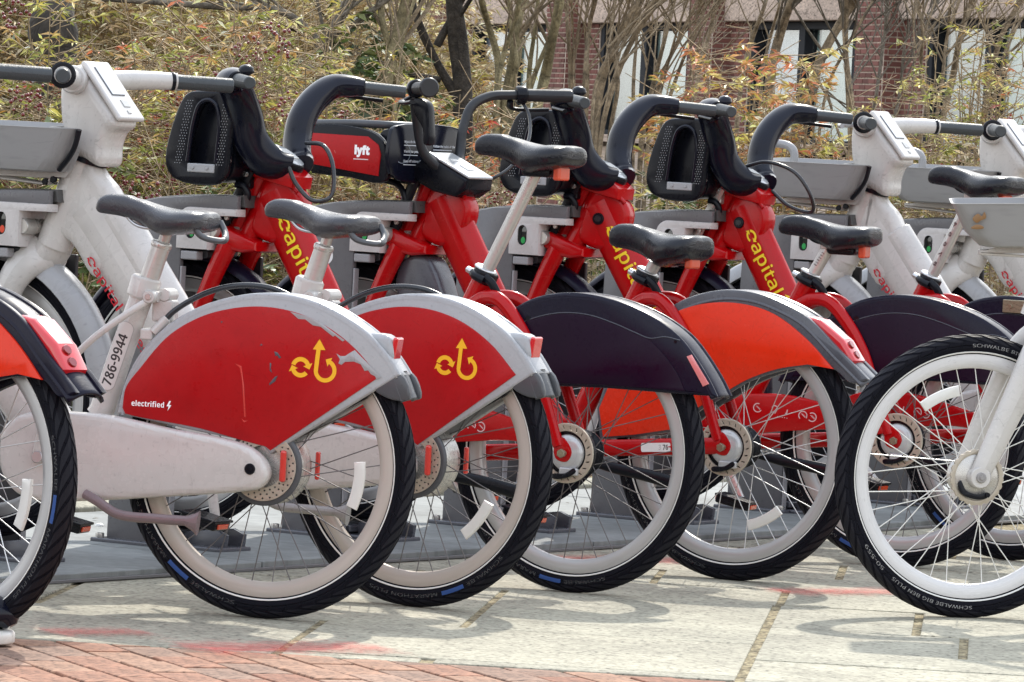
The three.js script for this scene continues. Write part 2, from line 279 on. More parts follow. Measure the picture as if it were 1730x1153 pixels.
const sideTextG = memo('sidetext', () => { const g = turn([[0.3005, 0.0233], [0.307, 0.02505], [0.3135, 0.02515], [0.32, 0.0235]], 120), u = g.attributes.uv; for (let i = 0; i < u.count; i++) u.setX(i, 1 - u.getX(i)); return g; });
const stripG = (r, a) => memo('strip' + r + a, () => { // curved strip reflector centred on angle 0
  const o = []; for (let k = 0; k <= 10; k++) { const t = R(-a + 2 * a * k / 10); o.push(V((r + 0.013) * Math.cos(t), (r + 0.013) * Math.sin(t))); }
  for (let k = 10; k >= 0; k--) { const t = R(-a + 2 * a * k / 10); o.push(V((r - 0.013) * Math.cos(t), (r - 0.013) * Math.sin(t))); }
  return extr(o, 0.004, 0.014, 0.003);
});
const slotDiscG = memo('slotdisc', () => { // ventilated brake disc
  const ring = arcPts(0, 0, 0.072, 0, 360, 48).slice(0, -1), holes = [arcPts(0, 0, 0.053, 360, 0, 36).slice(0, -1)];
  for (let k = 0; k < 22; k++) { const a = R(k * 360 / 22), c = Math.cos(a), s = Math.sin(a), P = (r, t) => V(r * c - t * s, r * s + t * c); holes.push([P(0.057, -0.0035), P(0.066, 0.0005), P(0.066, 0.0035), P(0.057, -0.0005)]); }
  return extr(ring, 0.056, 0.064, 0.0012, holes);
});
const rotorG = memo('rotor', () => {
  const ring = arcPts(0, 0, 0.076, 0, 360, 60).slice(0, -1), holes = [arcPts(0, 0, 0.046, 360, 0, 40).slice(0, -1)];
  for (let r = 0; r < 3; r++) for (let k = 0; k < 26; k++) { const a = (k + r * 0.33) * 360 / 26, cx = (0.053 + r * 0.0085) * Math.cos(R(a)), cy = (0.053 + r * 0.0085) * Math.sin(R(a)); holes.push(arcPts(cx, cy, 0.0023, 360, 0, 6).slice(0, -1)); }
  return extr(ring, 0.043, 0.046, 0.0006, holes);
});
// a wheel with tyre, rim, 36 spokes, hub and strip reflectors
function wheel(root, name, x, y, { rim = mat.rim, kind = 'drum', spoke = mat.spoke, rot = 0, refl = [], text = pr.tyre, textTurn = 0 } = {}) {
  const w = new THREE.Group(); w.name = name; w.position.set(x, y, 0); root.add(w);
  M(w, 'tyre', tyreG, mat.tyre); M(w, 'tread', treadG, mat.tread); M(w, 'rim', rimG, rim); M(w, 'reflective_stripe', stripeG, mat.reflW);
  if (text) { const t = M(w, 'tyre_lettering', sideTextG, text); t.rotation.z = R(textTurn); }
  const big = kind === 'motor', rf = big ? 0.084 : kind === 'drum' ? 0.05 : 0.045, zf = big ? 0.03 : 0.03, off = big ? 16 : 40;
  for (let k = 0; k < 36; k++) {
    const s = k % 2 ? -1 : 1, ra = R(k * 10 + rot), ha = ra + R(((k >> 1) % 2 ? 1 : -1) * off);
    const a = V(rf * Math.cos(ha), rf * Math.sin(ha), s * zf), b = V(0.2575 * Math.cos(ra), 0.2575 * Math.sin(ra), s * 0.003), d = b.clone().sub(a);
    const m = M(w, 'spoke', spokeG, spoke); m.position.copy(a).add(b).multiplyScalar(0.5); m.scale.y = d.length(); m.quaternion.setFromUnitVectors(V(0, 1, 0), d.normalize());
  }
  for (const [ang, r] of refl) { const m = M(w, 'reflector', stripG(r, 14), mat.reflW); m.rotation.z = R(ang); }
  if (big) {
    M(w, 'hub', memo('hubm', () => turn([[0.001, -0.05], [0.06, -0.05], [0.083, -0.04], [0.086, -0.033], [0.083, -0.026], [0.08, 0.0], [0.082, 0.026], [0.07, 0.03], [0.001, 0.03]], 56)), mat.alu);
    M(w, 'brake_drum', memo('drumring', () => turn([[0.05, 0.03], [0.084, 0.03], [0.087, 0.033], [0.087, 0.038], [0.079, 0.041], [0.05, 0.041]], 56)), mat.flap);
    M(w, 'brake_rotor', rotorG, mat.disc);
    M(w, 'axle_nut', memo('axn', () => join([rod(V(0, 0, -0.09), V(0, 0, 0.075), 0.007), rod(V(0, 0, 0.07), V(0, 0, 0.08), 0.012, 0.012, 6)])), mat.steel);
    const c = M(w, 'hub_reflector', memo('hubref', () => box(0.014, 0.07, 0.014, 0.05, 0.004, 0.056, 0.006)), mat.reflR);
    M(w, 'hub_band', memo('hubband', () => box(0.01, 0.062, 0.012, 0.096, 0.004, -0.044, 0.004)), mat.reflR); c.rotation.z = 0;
  } else if (kind === 'drum') {
    M(w, 'hub', memo('hubd', () => turn([[0.001, -0.045], [0.03, -0.045], [0.053, -0.035], [0.055, -0.025], [0.042, -0.018], [0.042, 0.018], [0.062, 0.026], [0.066, 0.034], [0.066, 0.05], [0.05, 0.055], [0.001, 0.055]], 48)), mat.black);
    M(w, 'brake_disc', slotDiscG, mat.disc);
    M(w, 'brake_cover', memo('bcov', () => join([turn([[0.001, 0.068], [0.028, 0.067], [0.042, 0.061], [0.045, 0.055]], 40), box(0.05, 0.018, 0.012, 0.012, -0.043, 0.066)])), mat.silver);
    M(w, 'brake_arm', memo('barm', () => extr(spline([[-0.03, -0.052], [0.005, -0.047], [0.028, -0.034], [0.034, -0.042], [0.01, -0.058], [-0.028, -0.062]]), 0.067, 0.075, 0.003)), mat.black);
    M(w, 'axle_nut', memo('axn2', () => join([rod(V(0, 0, -0.1), V(0, 0, 0.086), 0.006), rod(V(0, 0, 0.08), V(0, 0, 0.093), 0.011, 0.011, 6)])), mat.brass);
  } else {
    M(w, 'hub', memo('hubf', () => turn([[0.001, -0.05], [0.02, -0.05], [0.046, -0.034], [0.047, -0.026], [0.02, -0.016], [0.02, 0.012], [0.05, 0.024], [0.058, 0.03], [0.058, 0.05], [0.001, 0.052]], 48)), mat.alu);
    M(w, 'hub_ring', memo('hubr', () => { const o = []; for (let k = 0; k < 72; k++) { const a = R(k * 5), r = k % 3 === 0 ? 0.064 : 0.067; o.push(V(r * Math.cos(a), r * Math.sin(a))); } return extr(o, 0.044, 0.053, 0.0015, [arcPts(0, 0, 0.055, 360, 0, 32).slice(0, -1)]); }), mat.disc);
    M(w, 'brake_arm', memo('barm2', () => join([extr(spline([[-0.05, -0.012], [-0.044, -0.006], [-0.03, -0.03], [0, -0.04], [0.024, -0.036], [0.022, -0.048], [-0.006, -0.052], [-0.044, -0.036]]), 0.054, 0.062, 0.002), rod(V(0.022, -0.042, 0.05), V(0.022, -0.042, 0.066), 0.006)])), mat.black);
  }
  return w;
}
// saddle: nose at x = 0, tail at L; widths and depths along its length
function saddleG(key, L, tilt, fat) {
  return memo('saddle' + key, () => {
    const st = [[-0.008, -0.024, 0.006, 0.014], [0.002, -0.01, 0.02, 0.034], [0.022, 0.0, 0.026, 0.045], [0.06, 0.003, 0.029, 0.05], [0.105, 0, 0.036, 0.056], [0.14, -0.007, 0.048, 0.062], [0.17, -0.012, 0.068, 0.066], [0.205, -0.014, 0.084, 0.06], [0.24, -0.011, 0.092, 0.058], [0.268, -0.011, 0.087, 0.052], [0.285, -0.014, 0.068, 0.044], [0.292, -0.024, 0.04, 0.02]];
    const path = spline(st.map((s) => [s[0], s[1], s[2]]), 4, false), dep = spline(st.map((s) => [s[0], s[3], 0]), 4, false);
    const K = 22, pos = [], idx = [], uv = [], k = L / 0.29;
    path.forEach((p, i) => {
      const hw = p.z * (1 + 0.1 * fat), d = dep[i].y * (1 + 0.35 * fat);
      for (let j = 0; j <= K; j++) {
        const t = j / K * 2 * Math.PI, c = Math.cos(t), s = Math.sin(t);
        let z = hw * Math.sign(s) * Math.pow(Math.abs(s), 0.75), y;
        if (c >= 0) y = p.y - d * 0.62 * (1 - Math.pow(Math.max(0, c), 0.72)) - 0.006 * (1 - Math.abs(z) / (hw + 1e-6)) * (p.x > 0.09 ? 1 : 0.2);
        else { y = p.y - d * 0.62 - d * 0.38 * Math.pow(-c, 0.6); z *= 1 - 0.22 * Math.pow(-c, 1.4); }
        pos.push(p.x * k, y - p.x * tilt, z); uv.push(p.x, t * 0.03);
      }
    });
    const S = K + 1; for (let i = 0; i < path.length - 1; i++) for (let j = 0; j < K; j++) { const a = i * S + j; idx.push(a, a + S, a + 1, a + 1, a + S, a + S + 1); }
    for (const i of [0, path.length - 1]) { const c = pos.length / 3; pos.push(path[i].x * k, path[i].y - path[i].x * tilt - dep[i].y * 0.5, 0); uv.push(0, 0); for (let j = 0; j < K; j++) i ? idx.push(c, i * S + j + 1, i * S + j) : idx.push(c, i * S + j, i * S + j + 1); }
    const g = new THREE.BufferGeometry(); g.setAttribute('position', new THREE.Float32BufferAttribute(pos, 3)); g.setAttribute('uv', new THREE.Float32BufferAttribute(uv, 2)); g.setIndex(idx); g.computeVertexNormals(); return g;
  });
}
const pedalG = memo('pedal', () => join([box(0.095, 0.022, 0.075, 0, 0, 0, 0.006), box(0.1, 0.006, 0.085, 0, 0.011, 0, 0.002)]));
function cranks(root, x, y, ang, m, zc = 0.085, up = true) { // crank arms with pedals, ang in degrees from +x
  for (const s of [1, -1]) {
    const a = R(ang + (s > 0 ? 0 : 180)), ex = x + 0.165 * Math.cos(a), ey = y + 0.165 * Math.sin(a), z = s * zc;
    const c = M(root, 'crank_arm', sweep([V(x, y, z), V(x + 0.08 * Math.cos(a), y + 0.08 * Math.sin(a), z + s * 0.008), V(ex, ey, z + s * 0.016)], (t) => [0.008, 0.017 - 0.005 * t], { seg: 12 }), m);
    M(c, 'axle_bolt', rod(V(x, y, z - s * 0.02), V(x, y, z + s * 0.012), 0.014), mat.steel);
    const p = M(root, 'pedal', pedalG, mat.black); p.position.set(ex, ey, z + s * 0.066); p.rotation.z = R(-12);
    for (const e of [1, -1]) M(p, 'pedal_reflector', memo('pref' + e, () => box(0.005, 0.012, 0.05, e * 0.049, 0, 0)), mat.reflO);
  }
}
function mirror2(f) { return join([f(1), f(-1)]); }
// ---- the pale electric bicycle ----
const W = { L: 0.9107, out: spline([[-0.346, 0.429], [-0.335, 0.49], [-0.303, 0.56], [-0.242, 0.628], [-0.172, 0.673], [-0.095, 0.701], [-0.025, 0.714], [0.046, 0.713], [0.118, 0.697], [0.184, 0.667], [0.232, 0.636], [0.275, 0.595], [0.306, 0.554]], 5, false) };
function steerer(root, L, delta) { return (m) => { m.position.set(-L, 0, 0); m.rotation.y = -delta; return m; }; }
function whiteBike(root, o) {
  const { delta = 0, wear = false } = o, sa = mat.saddleGrey;
  wheel(root, 'rear_wheel', 0, 0.335, { rim: mat.rim, kind: 'motor', spoke: mat.spokeDark, rot: o.rot ?? 4, refl: o.refl ?? [[-8, 0.212]], textTurn: o.textTurn ?? 0 });
  // rear fender: a skirted shell over the upper front of the wheel
  const out = W.out, low = [[0.015, 0.362], [-0.007, 0.384], [-0.151, 0.401]].map((p) => V(...p)), side = [...out, ...low];
  M(root, 'rear_fender', memo('wfend', () => join([extr(side, 0.032, 0.046, 0.007), extr(side, -0.046, -0.032, 0.007), cover(out.map((p) => p.clone()), 0.047, 0.012, 0.006, 4)])), mat.fenderGrey);
  const pan = [...spline([[-0.333, 0.443], [-0.327, 0.488], [-0.295, 0.534], [-0.234, 0.607], [-0.164, 0.652], [-0.094, 0.675], [-0.023, 0.684], [0.048, 0.678], [0.12, 0.655], [0.194, 0.609], [0.257, 0.547]], 5, false), V(0.016, 0.371), ...spline([[0.004, 0.379], [-0.056, 0.39], [-0.151, 0.409], [-0.296, 0.425], [-0.326, 0.43]], 4, false)];
  const sp = M(root, 'side_panel', memo('wpan', () => extr(pan, 0.0445, 0.0485, 0.0012)), mat.panel);
  M(root, 'side_panel', memo('wpan2', () => extr(pan, -0.0485, -0.0445, 0.0012)), mat.panel);
  if (o.elec) { const p = M(sp, 'lettering', memo('elecg', () => { const g = new THREE.PlaneGeometry(0.1, 0.025); g.translate(-0.264, 0.4535, 0.0489); return g; }), pr.elec); p.castShadow = false; }
  if (o.logo) { const p = M(sp, 'emblem', memo('cbg', () => { const g = new THREE.PlaneGeometry(0.125, 0.125); g.translate(0.105, 0.564, 0.0489); return g; }), pr.cb); p.castShadow = false; }
  if (wear) {
    const q = (pts) => extr(poly(pts), 0.0486, 0.0492, 0.0002);
    M(sp, 'torn_patch', memo('torn', () => join([q([[0.157, 0.592], [0.167, 0.587], [0.178, 0.588], [0.186, 0.594], [0.199, 0.602], [0.262, 0.547], [0.252, 0.541], [0.248, 0.548], [0.238, 0.552], [0.232, 0.56], [0.224, 0.558], [0.214, 0.572], [0.198, 0.577], [0.178, 0.575], [0.17, 0.568], [0.163, 0.571], [0.166, 0.58]]), q([[0.046, 0.677], [0.085, 0.669], [0.12, 0.656], [0.15, 0.637], [0.175, 0.622], [0.17, 0.619], [0.152, 0.631], [0.148, 0.628], [0.118, 0.648], [0.1, 0.65], [0.082, 0.662], [0.066, 0.662]])])), mat.fenderGrey, 'grey strip where the red film has torn away');
    M(sp, 'scratch', memo('scr', () => join([q([[0.014, 0.588], [0.022, 0.586], [0.031, 0.575], [0.026, 0.573], [0.022, 0.579], [0.017, 0.578]]), q([[0.005, 0.563], [0.009, 0.561], [0.008, 0.55], [0.012, 0.541], [0.006, 0.545]]), q([[0.007, 0.513], [0.02, 0.523], [0.025, 0.536], [0.018, 0.532], [0.006, 0.517]]), q([[-0.02, 0.598], [-0.013, 0.6], [-0.017, 0.603]]), q([[-0.112, 0.642], [-0.108, 0.646], [-0.113, 0.647]])])), mat.fenderEdge);
    M(sp, 'scuff', memo('scu', () => join([q([[-0.075, 0.556], [-0.06, 0.551], [-0.052, 0.51], [-0.044, 0.44], [-0.048, 0.441], [-0.057, 0.52], [-0.064, 0.547]]), q([[-0.055, 0.437], [-0.046, 0.432], [-0.038, 0.434], [-0.047, 0.428]])])), paint(0.6, 0.05, 0.04, 0.5));
  }
  M(root, 'fender_flap', memo('wflap', () => { const s = spline([[0.306, 0.556], [0.329, 0.503], [0.3, 0.497], [0.272, 0.503], [0.247, 0.518], [0.27, 0.538]], 4); return join([extr(s, 0.03, 0.044, 0.005), extr(s, -0.044, -0.03, 0.005), cover(spline([[0.302, 0.562], [0.316, 0.533], [0.329, 0.503]], 5, false), 0.0445, 0.02, 0.005, 2.2)]); }), mat.flap);
  const tl = M(root, 'tail_light', memo('wpod', () => extr(spline([[0.19, 0.655], [0.225, 0.642], [0.266, 0.636], [0.281, 0.61], [0.279, 0.582], [0.255, 0.578]], 5), -0.03, 0.03, 0.014)), mat.fenderGrey);
  M(tl, 'red_lens', memo('wlens', () => { const g = box(0.012, 0.05, 0.046, 0, 0, 0, 0.005); g.rotateZ(R(-8)); g.translate(0.279, 0.609, 0); return g; }), mat.lensR);
  // chain case on the near side
  const cs = M(root, 'chain_case', memo('wcase', () => join([extr(spline([[-0.606, 0.34], [-0.597, 0.385], [-0.56, 0.414], [-0.5, 0.426], [-0.42, 0.428], [-0.342, 0.425], [-0.212, 0.406], [-0.085, 0.392], [-0.02, 0.376], [0.014, 0.35], [0.026, 0.32], [0.008, 0.29], [-0.04, 0.278], [-0.204, 0.256], [-0.4, 0.233], [-0.5, 0.226], [-0.56, 0.24], [-0.598, 0.285]], 4), 0.046, 0.088, 0.014)])), mat.white);
  M(cs, 'axle_bolt', memo('wbolt', () => join([rod(V(-0.015, 0.33, 0.08), V(-0.015, 0.33, 0.0915), 0.0125, 0.0125, 18), rod(V(-0.015, 0.33, 0.09), V(-0.015, 0.33, 0.093), 0.006, 0.006, 6)])), mat.black);
  M(root, 'swing_arm', memo('wsw', () => sweep([V(-0.5, 0.325, -0.06), V(-0.2, 0.33, -0.065), V(0, 0.335, -0.07)], () => [0.014, 0.03])), mat.white);
  M(root, 'wheel_guard', memo('wgd', () => extr(spline([[0.01, 0.372], [0.12, 0.437], [0.235, 0.508], [0.2, 0.513], [0.08, 0.44], [-0.02, 0.4]], 4), 0.02, 0.034, 0.004)), mat.black);
  // frame tubes
  const st = M(root, 'seat_tube', memo('wst', () => sweep([V(-0.405, 0.42), V(-0.398, 0.434), V(-0.36, 0.56), V(-0.311, 0.712)], (t) => [0.026, 0.03 - 0.004 * t])), mat.white);
  if (o.number) { const p = M(st, 'number_plate', memo('numg', () => (() => { const g = wrapPatch(V(-0.386, 0.478), V(-0.338, 0.632), 0.0268, 0.0288, -0.75, 0.75, 0.001), u = g.attributes.uv; for (let i = 0; i < u.count; i++) u.setY(i, 1 - u.getY(i)); return g; })()), pr.num); p.castShadow = false; }
  M(root, 'seat_collar', memo('wcol', () => join([rod(V(-0.32, 0.685), V(-0.308, 0.732), 0.034, 0.034, 24), rod(V(-0.285, 0.69, -0.005), V(-0.285, 0.69, 0.048), 0.0145, 0.0145, 18), rod(V(-0.262, 0.695, -0.045), V(-0.262, 0.695, 0.012), 0.015, 0.015, 18), sweep([V(-0.3, 0.695, 0.02), V(-0.27, 0.69, 0.02)], () => [0.016, 0.012])])), mat.white);
  M(root, 'seat_collar_bolt', memo('wcolb', () => rod(V(-0.285, 0.69, 0.045), V(-0.285, 0.69, 0.0515), 0.008, 0.008, 6)), mat.alu);
  M(root, 'stay_rod', memo('wstay', () => sweep(spline([[-0.285, 0.685, 0.035], [-0.33, 0.65, 0.055], [-0.4, 0.595, 0.062], [-0.46, 0.54, 0.05]], 5, false), () => [0.006, 0.008])), mat.white);
  M(root, 'seat_post', memo('wpost', () => join([rod(V(-0.312, 0.7), V(-0.277, 0.806), 0.0225, 0.021, 24, 0.05), rod(V(-0.28, 0.797), V(-0.276, 0.812), 0.0235, 0.0235, 24), rod(V(-0.277, 0.8), V(-0.265, 0.84), 0.013), box(0.06, 0.014, 0.035, -0.262, 0.84, 0)])), mat.post);
  const sd = M(root, 'saddle', saddleG('w', 0.266, 0.045, 0), sa); sd.position.set(-0.427, 0.912, 0);
  M(root, 'saddle_rail', memo('wrail', () => mirror2((s) => tube([[-0.37, 0.875, s * 0.012], [-0.33, 0.845, s * 0.02], [-0.25, 0.843, s * 0.022], [-0.19, 0.862, s * 0.03]], 0.004))), mat.steel);
  M(root, 'saddle_handle', memo('whan', () => tube([[-0.185, 0.858, 0.06], [-0.17, 0.832, 0.052], [-0.145, 0.822, 0.02], [-0.138, 0.824, -0.02], [-0.15, 0.84, -0.052], [-0.165, 0.862, -0.06]], () => [0.009, 0.007])), mat.flap);
  M(root, 'brake_cable', memo('wcab', () => tube([[-0.262, 0.625, 0.03], [-0.235, 0.66, 0.02], [-0.17, 0.705, -0.01], [-0.1, 0.725, -0.03], [-0.03, 0.722, -0.045], [0.03, 0.7, -0.05]], 0.0065, { n: 8 })), mat.cable);
  M(root, 'cable_clip', memo('wclip', () => join([rod(V(-0.275, 0.612, 0.032), V(-0.246, 0.645, 0.026), 0.0105), box(0.03, 0.026, 0.05, -0.29, 0.607, 0.012, 0.005), box(0.05, 0.05, 0.04, -0.265, 0.66, -0.01, 0.006)])), mat.white);
  M(root, 'kick_stand', memo('wkick', () => join([sweep(spline([[-0.395, 0.25, 0.09], [-0.36, 0.236, 0.1], [-0.31, 0.212, 0.105], [-0.22, 0.208, 0.105], [-0.145, 0.208, 0.105]], 6, false), () => [0.009, 0.011]), sweep([V(-0.15, 0.208, 0.105), V(-0.132, 0.206, 0.105), V(-0.122, 0.205, 0.105)], (t) => [0.012, 0.012 + 0.016 * t])])), o.stand || mat.mauve);
  M(root, 'down_tube', memo('wdt', () => join([sweep([V(-0.905, 0.868), V(-0.862, 0.817), V(-0.802, 0.74), V(-0.65, 0.545), V(-0.526, 0.385), V(-0.47, 0.31)], (t) => [0.041, 0.081 - 0.018 * t], { seg: 28 }), extr(spline([[-0.905, 0.985], [-0.868, 0.945], [-0.825, 0.9], [-0.8, 0.8], [-0.87, 0.7], [-0.945, 0.78], [-1.0, 0.8], [-0.965, 0.9]], 5), -0.034, 0.036, 0.026), rod(V(-0.5, 0.325, -0.075), V(-0.5, 0.325, 0.06), 0.045, 0.045, 24)])), mat.white);
  const A = V(-0.868, 0.771, 0), B = V(-0.638, 0.475, 0);
  const wm = M(root, 'lettering', memo('wcapg', () => wrapPatch(A, B, 0.0405, 0.077, -0.66, 0.0, 0.0013)), pr.capR); wm.castShadow = false;
  M(root, 'battery_cover', memo('wbat', () => sweep(spline([[-0.845, 0.862], [-0.829, 0.841], [-0.779, 0.776], [-0.649, 0.605], [-0.569, 0.5]], 4, false), (t) => { const k = Math.min(1, 0.35 + t * 9); return [0.039 * k, 0.05 * k]; }, { seg: 22 })), mat.white);
  M(root, 'head_tube', memo('wht', () => join([sweep([V(-0.918, 1.005), V(-0.955, 0.89), V(-1.002, 0.77)], (t) => [0.041, 0.047 - 0.004 * t], { seg: 24 })])), mat.white);
  M(root, 'seam_ring', memo('wseam', () => join([sweep([V(-0.9175, 0.984), V(-0.921, 0.973)], () => [0.0475, 0.0495], { seg: 24 })])), mat.black);
  cranks(root, -0.505, 0.325, o.crank ?? 80, mat.white, 0.098);
  // everything that turns with the front wheel
  const S = steerer(root, W.L, delta), P = (n, g, m, l) => S(M(root, n, g, m, l));
  const wh = S(wheel(root, 'front_wheel', 0, 0, { rim: o.frontRim || mat.rimSilver, kind: 'front', spoke: o.frontSpoke || mat.spoke, rot: 7, refl: o.frontRefl || [[200, 0.212]], text: o.frontText || null, textTurn: o.frontTextTurn || 0 }));
  wh.children.forEach((c) => c.position.add(V(-0.27, 0.402, 0)));
  if (!o.noFender) P('front_fender', memo('wff', () => join([cover(arcPts(-0.27, 0.402, 0.378, 150, -4, 30), 0.044, 0.045, 0.004, 2.8)])), mat.fenderGrey);
  P('fork', memo('wfork' + (o.lean || 0), () => { const g = join([sweep([V(-0.083, 0.795), V(-0.1, 0.765), V(-0.125, 0.735)], (t) => [0.043 + 0.012 * t, 0.043], { seg: 22 }), mirror2((s) => sweep(spline([[-0.118, 0.752, s * 0.012], [-0.142, 0.728, s * 0.042], [-0.168, 0.685, s * 0.06], [-0.196, 0.61, s * 0.062], [-0.235, 0.5, s * 0.062], [-0.268, 0.41, s * 0.062]], 6, false), (t) => [0.036 - 0.02 * Math.min(1, t * 1.3), 0.052 - 0.027 * Math.pow(t, 0.8)], { seg: 20 })), mirror2((s) => rod(V(-0.27, 0.402, s * 0.05), V(-0.27, 0.402, s * 0.078), 0.027, 0.027, 24))]); if (o.lean) { g.translate(0.27, -0.402, 0); g.rotateZ(-o.lean); g.translate(-0.27, 0.402, 0); } return g; }), mat.white);
  P('axle_bolt', memo('wfb', () => join([rod(V(-0.27, 0.402, 0.07), V(-0.27, 0.402, 0.083), 0.0125, 0.0125, 18), rod(V(-0.27, 0.402, 0.08), V(-0.27, 0.402, 0.087), 0.006, 0.006, 6)])), mat.stand);
  P('stem_housing', memo('whou', () => join([extr(spline([[-0.008, 1.197], [-0.034, 1.196], [-0.066, 1.165], [-0.072, 1.13], [-0.068, 1.08], [-0.06, 1.037], [-0.068, 1.012], [-0.068, 1.0], [0.0, 0.979], [0.052, 0.962], [0.064, 0.972], [0.066, 1.012], [0.078, 1.043], [0.1, 1.06], [0.096, 1.08], [0.04, 1.14]], 5), -0.05, 0.05, 0.024)])), mat.white);
  P('housing_screw', memo('wscr', () => join([rod(V(-0.03, 1.018, 0.03), V(-0.03, 1.018, 0.0455), 0.0035), rod(V(-0.015, 1.012, 0.03), V(-0.015, 1.012, 0.0455), 0.0035)])), mat.black);
  const tab = P('control_panel', memo('wtab', () => { const g = new RoundedBoxGeometry(0.178, 0.014, 0.1, 3, 0.0068); g.rotateZ(-0.84); g.translate(0.053, 1.139, 0); return g; }), mat.white);
  const inTab = (w, d, x, z) => { const g = new RoundedBoxGeometry(w, 0.003, d, 2, 0.0012); g.translate(x, 0.0076, z); g.rotateZ(-0.84); g.translate(0.053, 1.139, 0); return g; };
  M(tab, 'display', memo('wdis', () => inTab(0.086, 0.05, -0.025, 0)), mat.fenderEdge); M(tab, 'screen', memo('wscn', () => { const g = inTab(0.083, 0.047, -0.025, 0); g.translate(0.0006, 0.0006, 0); return g; }), mat.screen);
  M(tab, 'button', memo('wbtn', () => join([inTab(0.022, 0.024, 0.042, -0.006), inTab(0.01, 0.012, 0.068, 0)])), mat.whitePl);
  P('handlebar', memo('wbar', () => mirror2((s) => sweep(spline([[-0.03, 1.155, 0], [-0.018, 1.162, s * 0.06], [0.005, 1.168, s * 0.12], [0.04, 1.171, s * 0.18], [0.073, 1.171, s * 0.222]], 5, false), (t) => [0.027 - 0.007 * t, 0.027 - 0.007 * t], { seg: 18, ref: V(0, 1, 0) }))), mat.white);
  for (const s of [1, -1]) P('bar_collar', memo('wbcol' + s, () => sweep([V(-0.022, 1.16, s * 0.035), V(-0.016, 1.163, s * 0.066), V(-0.015, 1.1635, s * 0.07)], (t) => t > 0.9 ? [0.03, 0.03] : [0.034, 0.034], { seg: 24, ref: V(0, 1, 0) })), mat.white);
  for (const s of [1, -1]) {
    const gr = P('grip', rod(V(0.07, 1.171, s * 0.218), V(0.158, 1.168, s * 0.332), 0.0175, 0.0175, 20), mat.grip);
    M(gr, 'grip_flange', rod(V(0.064, 1.171, s * 0.21), V(0.07, 1.171, s * 0.218), s > 0 ? 0.031 : 0.022, s > 0 ? 0.031 : 0.022, 26, 0.05), mat.black);
    P('brake_lever', sweep(spline([[0.03, 1.165, s * 0.17], [0, 1.162, s * 0.2], [0.0, 1.16, s * 0.235], [0.04, 1.158, s * 0.29]], 5, false), () => [0.008, 0.006], { ref: V(0, 1, 0) }), mat.silver);
  }
  // cargo basket: an open tub on a bracket
  const Q = (n, g, m) => { const q = M(root, n, g, m); q.position.set(-W.L + (o.basketDx || 0), 0, 0); return q; };
  const bk = Q('basket', memo('wbas', () => {
    const ring = (x0, x1, hz, y, r, tilt) => { const o = []; for (const [cx, cz, a0] of [[x1 - r, hz - r, 0], [x0 + r, hz - r, 90], [x0 + r, -hz + r, 180], [x1 - r, -hz + r, 270]]) { if (a0 === 0) o.push([x1 - 0.1, y + tilt * 0.07, -0.07], [x1 - 0.1, y - tilt * 0.07, 0.07]); for (let k = 0; k <= 5; k++) { const a = R(a0 + 18 * k); const px = cx + r * Math.cos(a), pz = cz + r * Math.sin(a); o.push([px, y + tilt * (-pz), pz]); } } return o; };
    const lv = [ring(-0.28, -0.04, 0.1, 0.945, 0.05, 0.02), ring(-0.3, -0.03, 0.112, 0.949, 0.05, 0.02), ring(-0.335, -0.002, 0.13, 0.985, 0.045, 0.03), ring(-0.362, 0.024, 0.14, 1.045, 0.035, 0.04), ring(-0.368, 0.03, 0.144, 1.053, 0.035, 0.04), ring(-0.362, 0.024, 0.139, 1.053, 0.032, 0.04), ring(-0.33, -0.006, 0.125, 0.985, 0.04, 0.03), ring(-0.3, -0.035, 0.108, 0.956, 0.045, 0.02)];
    const pos = lv.flat(2), uv = [], idx = [], n = 26; for (let i = 0; i < lv.length; i++) for (let k = 0; k < n; k++) uv.push(k * 0.045, i * 0.03);
    for (let i = 0; i < lv.length - 1; i++) for (let k = 0; k < n; k++) { const a = i * n + k, b = i * n + (k + 1) % n; idx.push(a, a + n, b, b, a + n, b + n); }
    for (const [i, f] of [[0, 1], [lv.length - 1, 0]]) for (let k = 1; k < n - 1; k++) f ? idx.push(i * n, i * n + k, i * n + k + 1) : idx.push(i * n, i * n + k + 1, i * n + k);
    const g = new THREE.BufferGeometry(); g.setAttribute('position', new THREE.Float32BufferAttribute(pos, 3)); g.setAttribute('uv', new THREE.Float32BufferAttribute(uv, 2)); g.setIndex(idx); const q = g.toNonIndexed(); q.computeVertexNormals(); return toCreasedNormals(q, 0.7);
  }), mat.basket);
  M(bk, 'basket_bumper', memo('wbum', () => sweep(spline([[0.034, 1.046, 0.118], [0.02, 1.005, 0.112], [-0.002, 0.975, 0.104], [-0.03, 0.95, 0.092]], 5, false), () => [0.008, 0.006])), mat.black);
  if (!o.noLoop) M(bk, 'basket_loop', memo('wloop', () => sweep(spline([[-0.35, 1.02, 0.05], [-0.35, 1.075, 0.05], [-0.335, 1.094, 0.05], [-0.27, 1.094, 0.05], [-0.25, 1.078, 0.05], [-0.248, 1.02, 0.05]], 5, false), () => [0.012, 0.012])), mat.basket);
  Q('basket_bracket', memo('wbrk', () => join([extr(poly([[-0.3, 0.937], [-0.04, 0.937], [-0.02, 0.96], [-0.004, 1.0], [-0.03, 1.008], [-0.06, 0.96], [-0.085, 0.912], [-0.11, 0.912], [-0.3, 0.925]]), 0.03, 0.052, 0.005), extr(poly([[-0.3, 0.937], [-0.04, 0.937], [-0.02, 0.96], [-0.03, 0.975], [-0.11, 0.912], [-0.3, 0.925]]), -0.052, -0.03, 0.005), box(0.22, 0.01, 0.1, -0.19, 0.933, 0)])), mat.white);
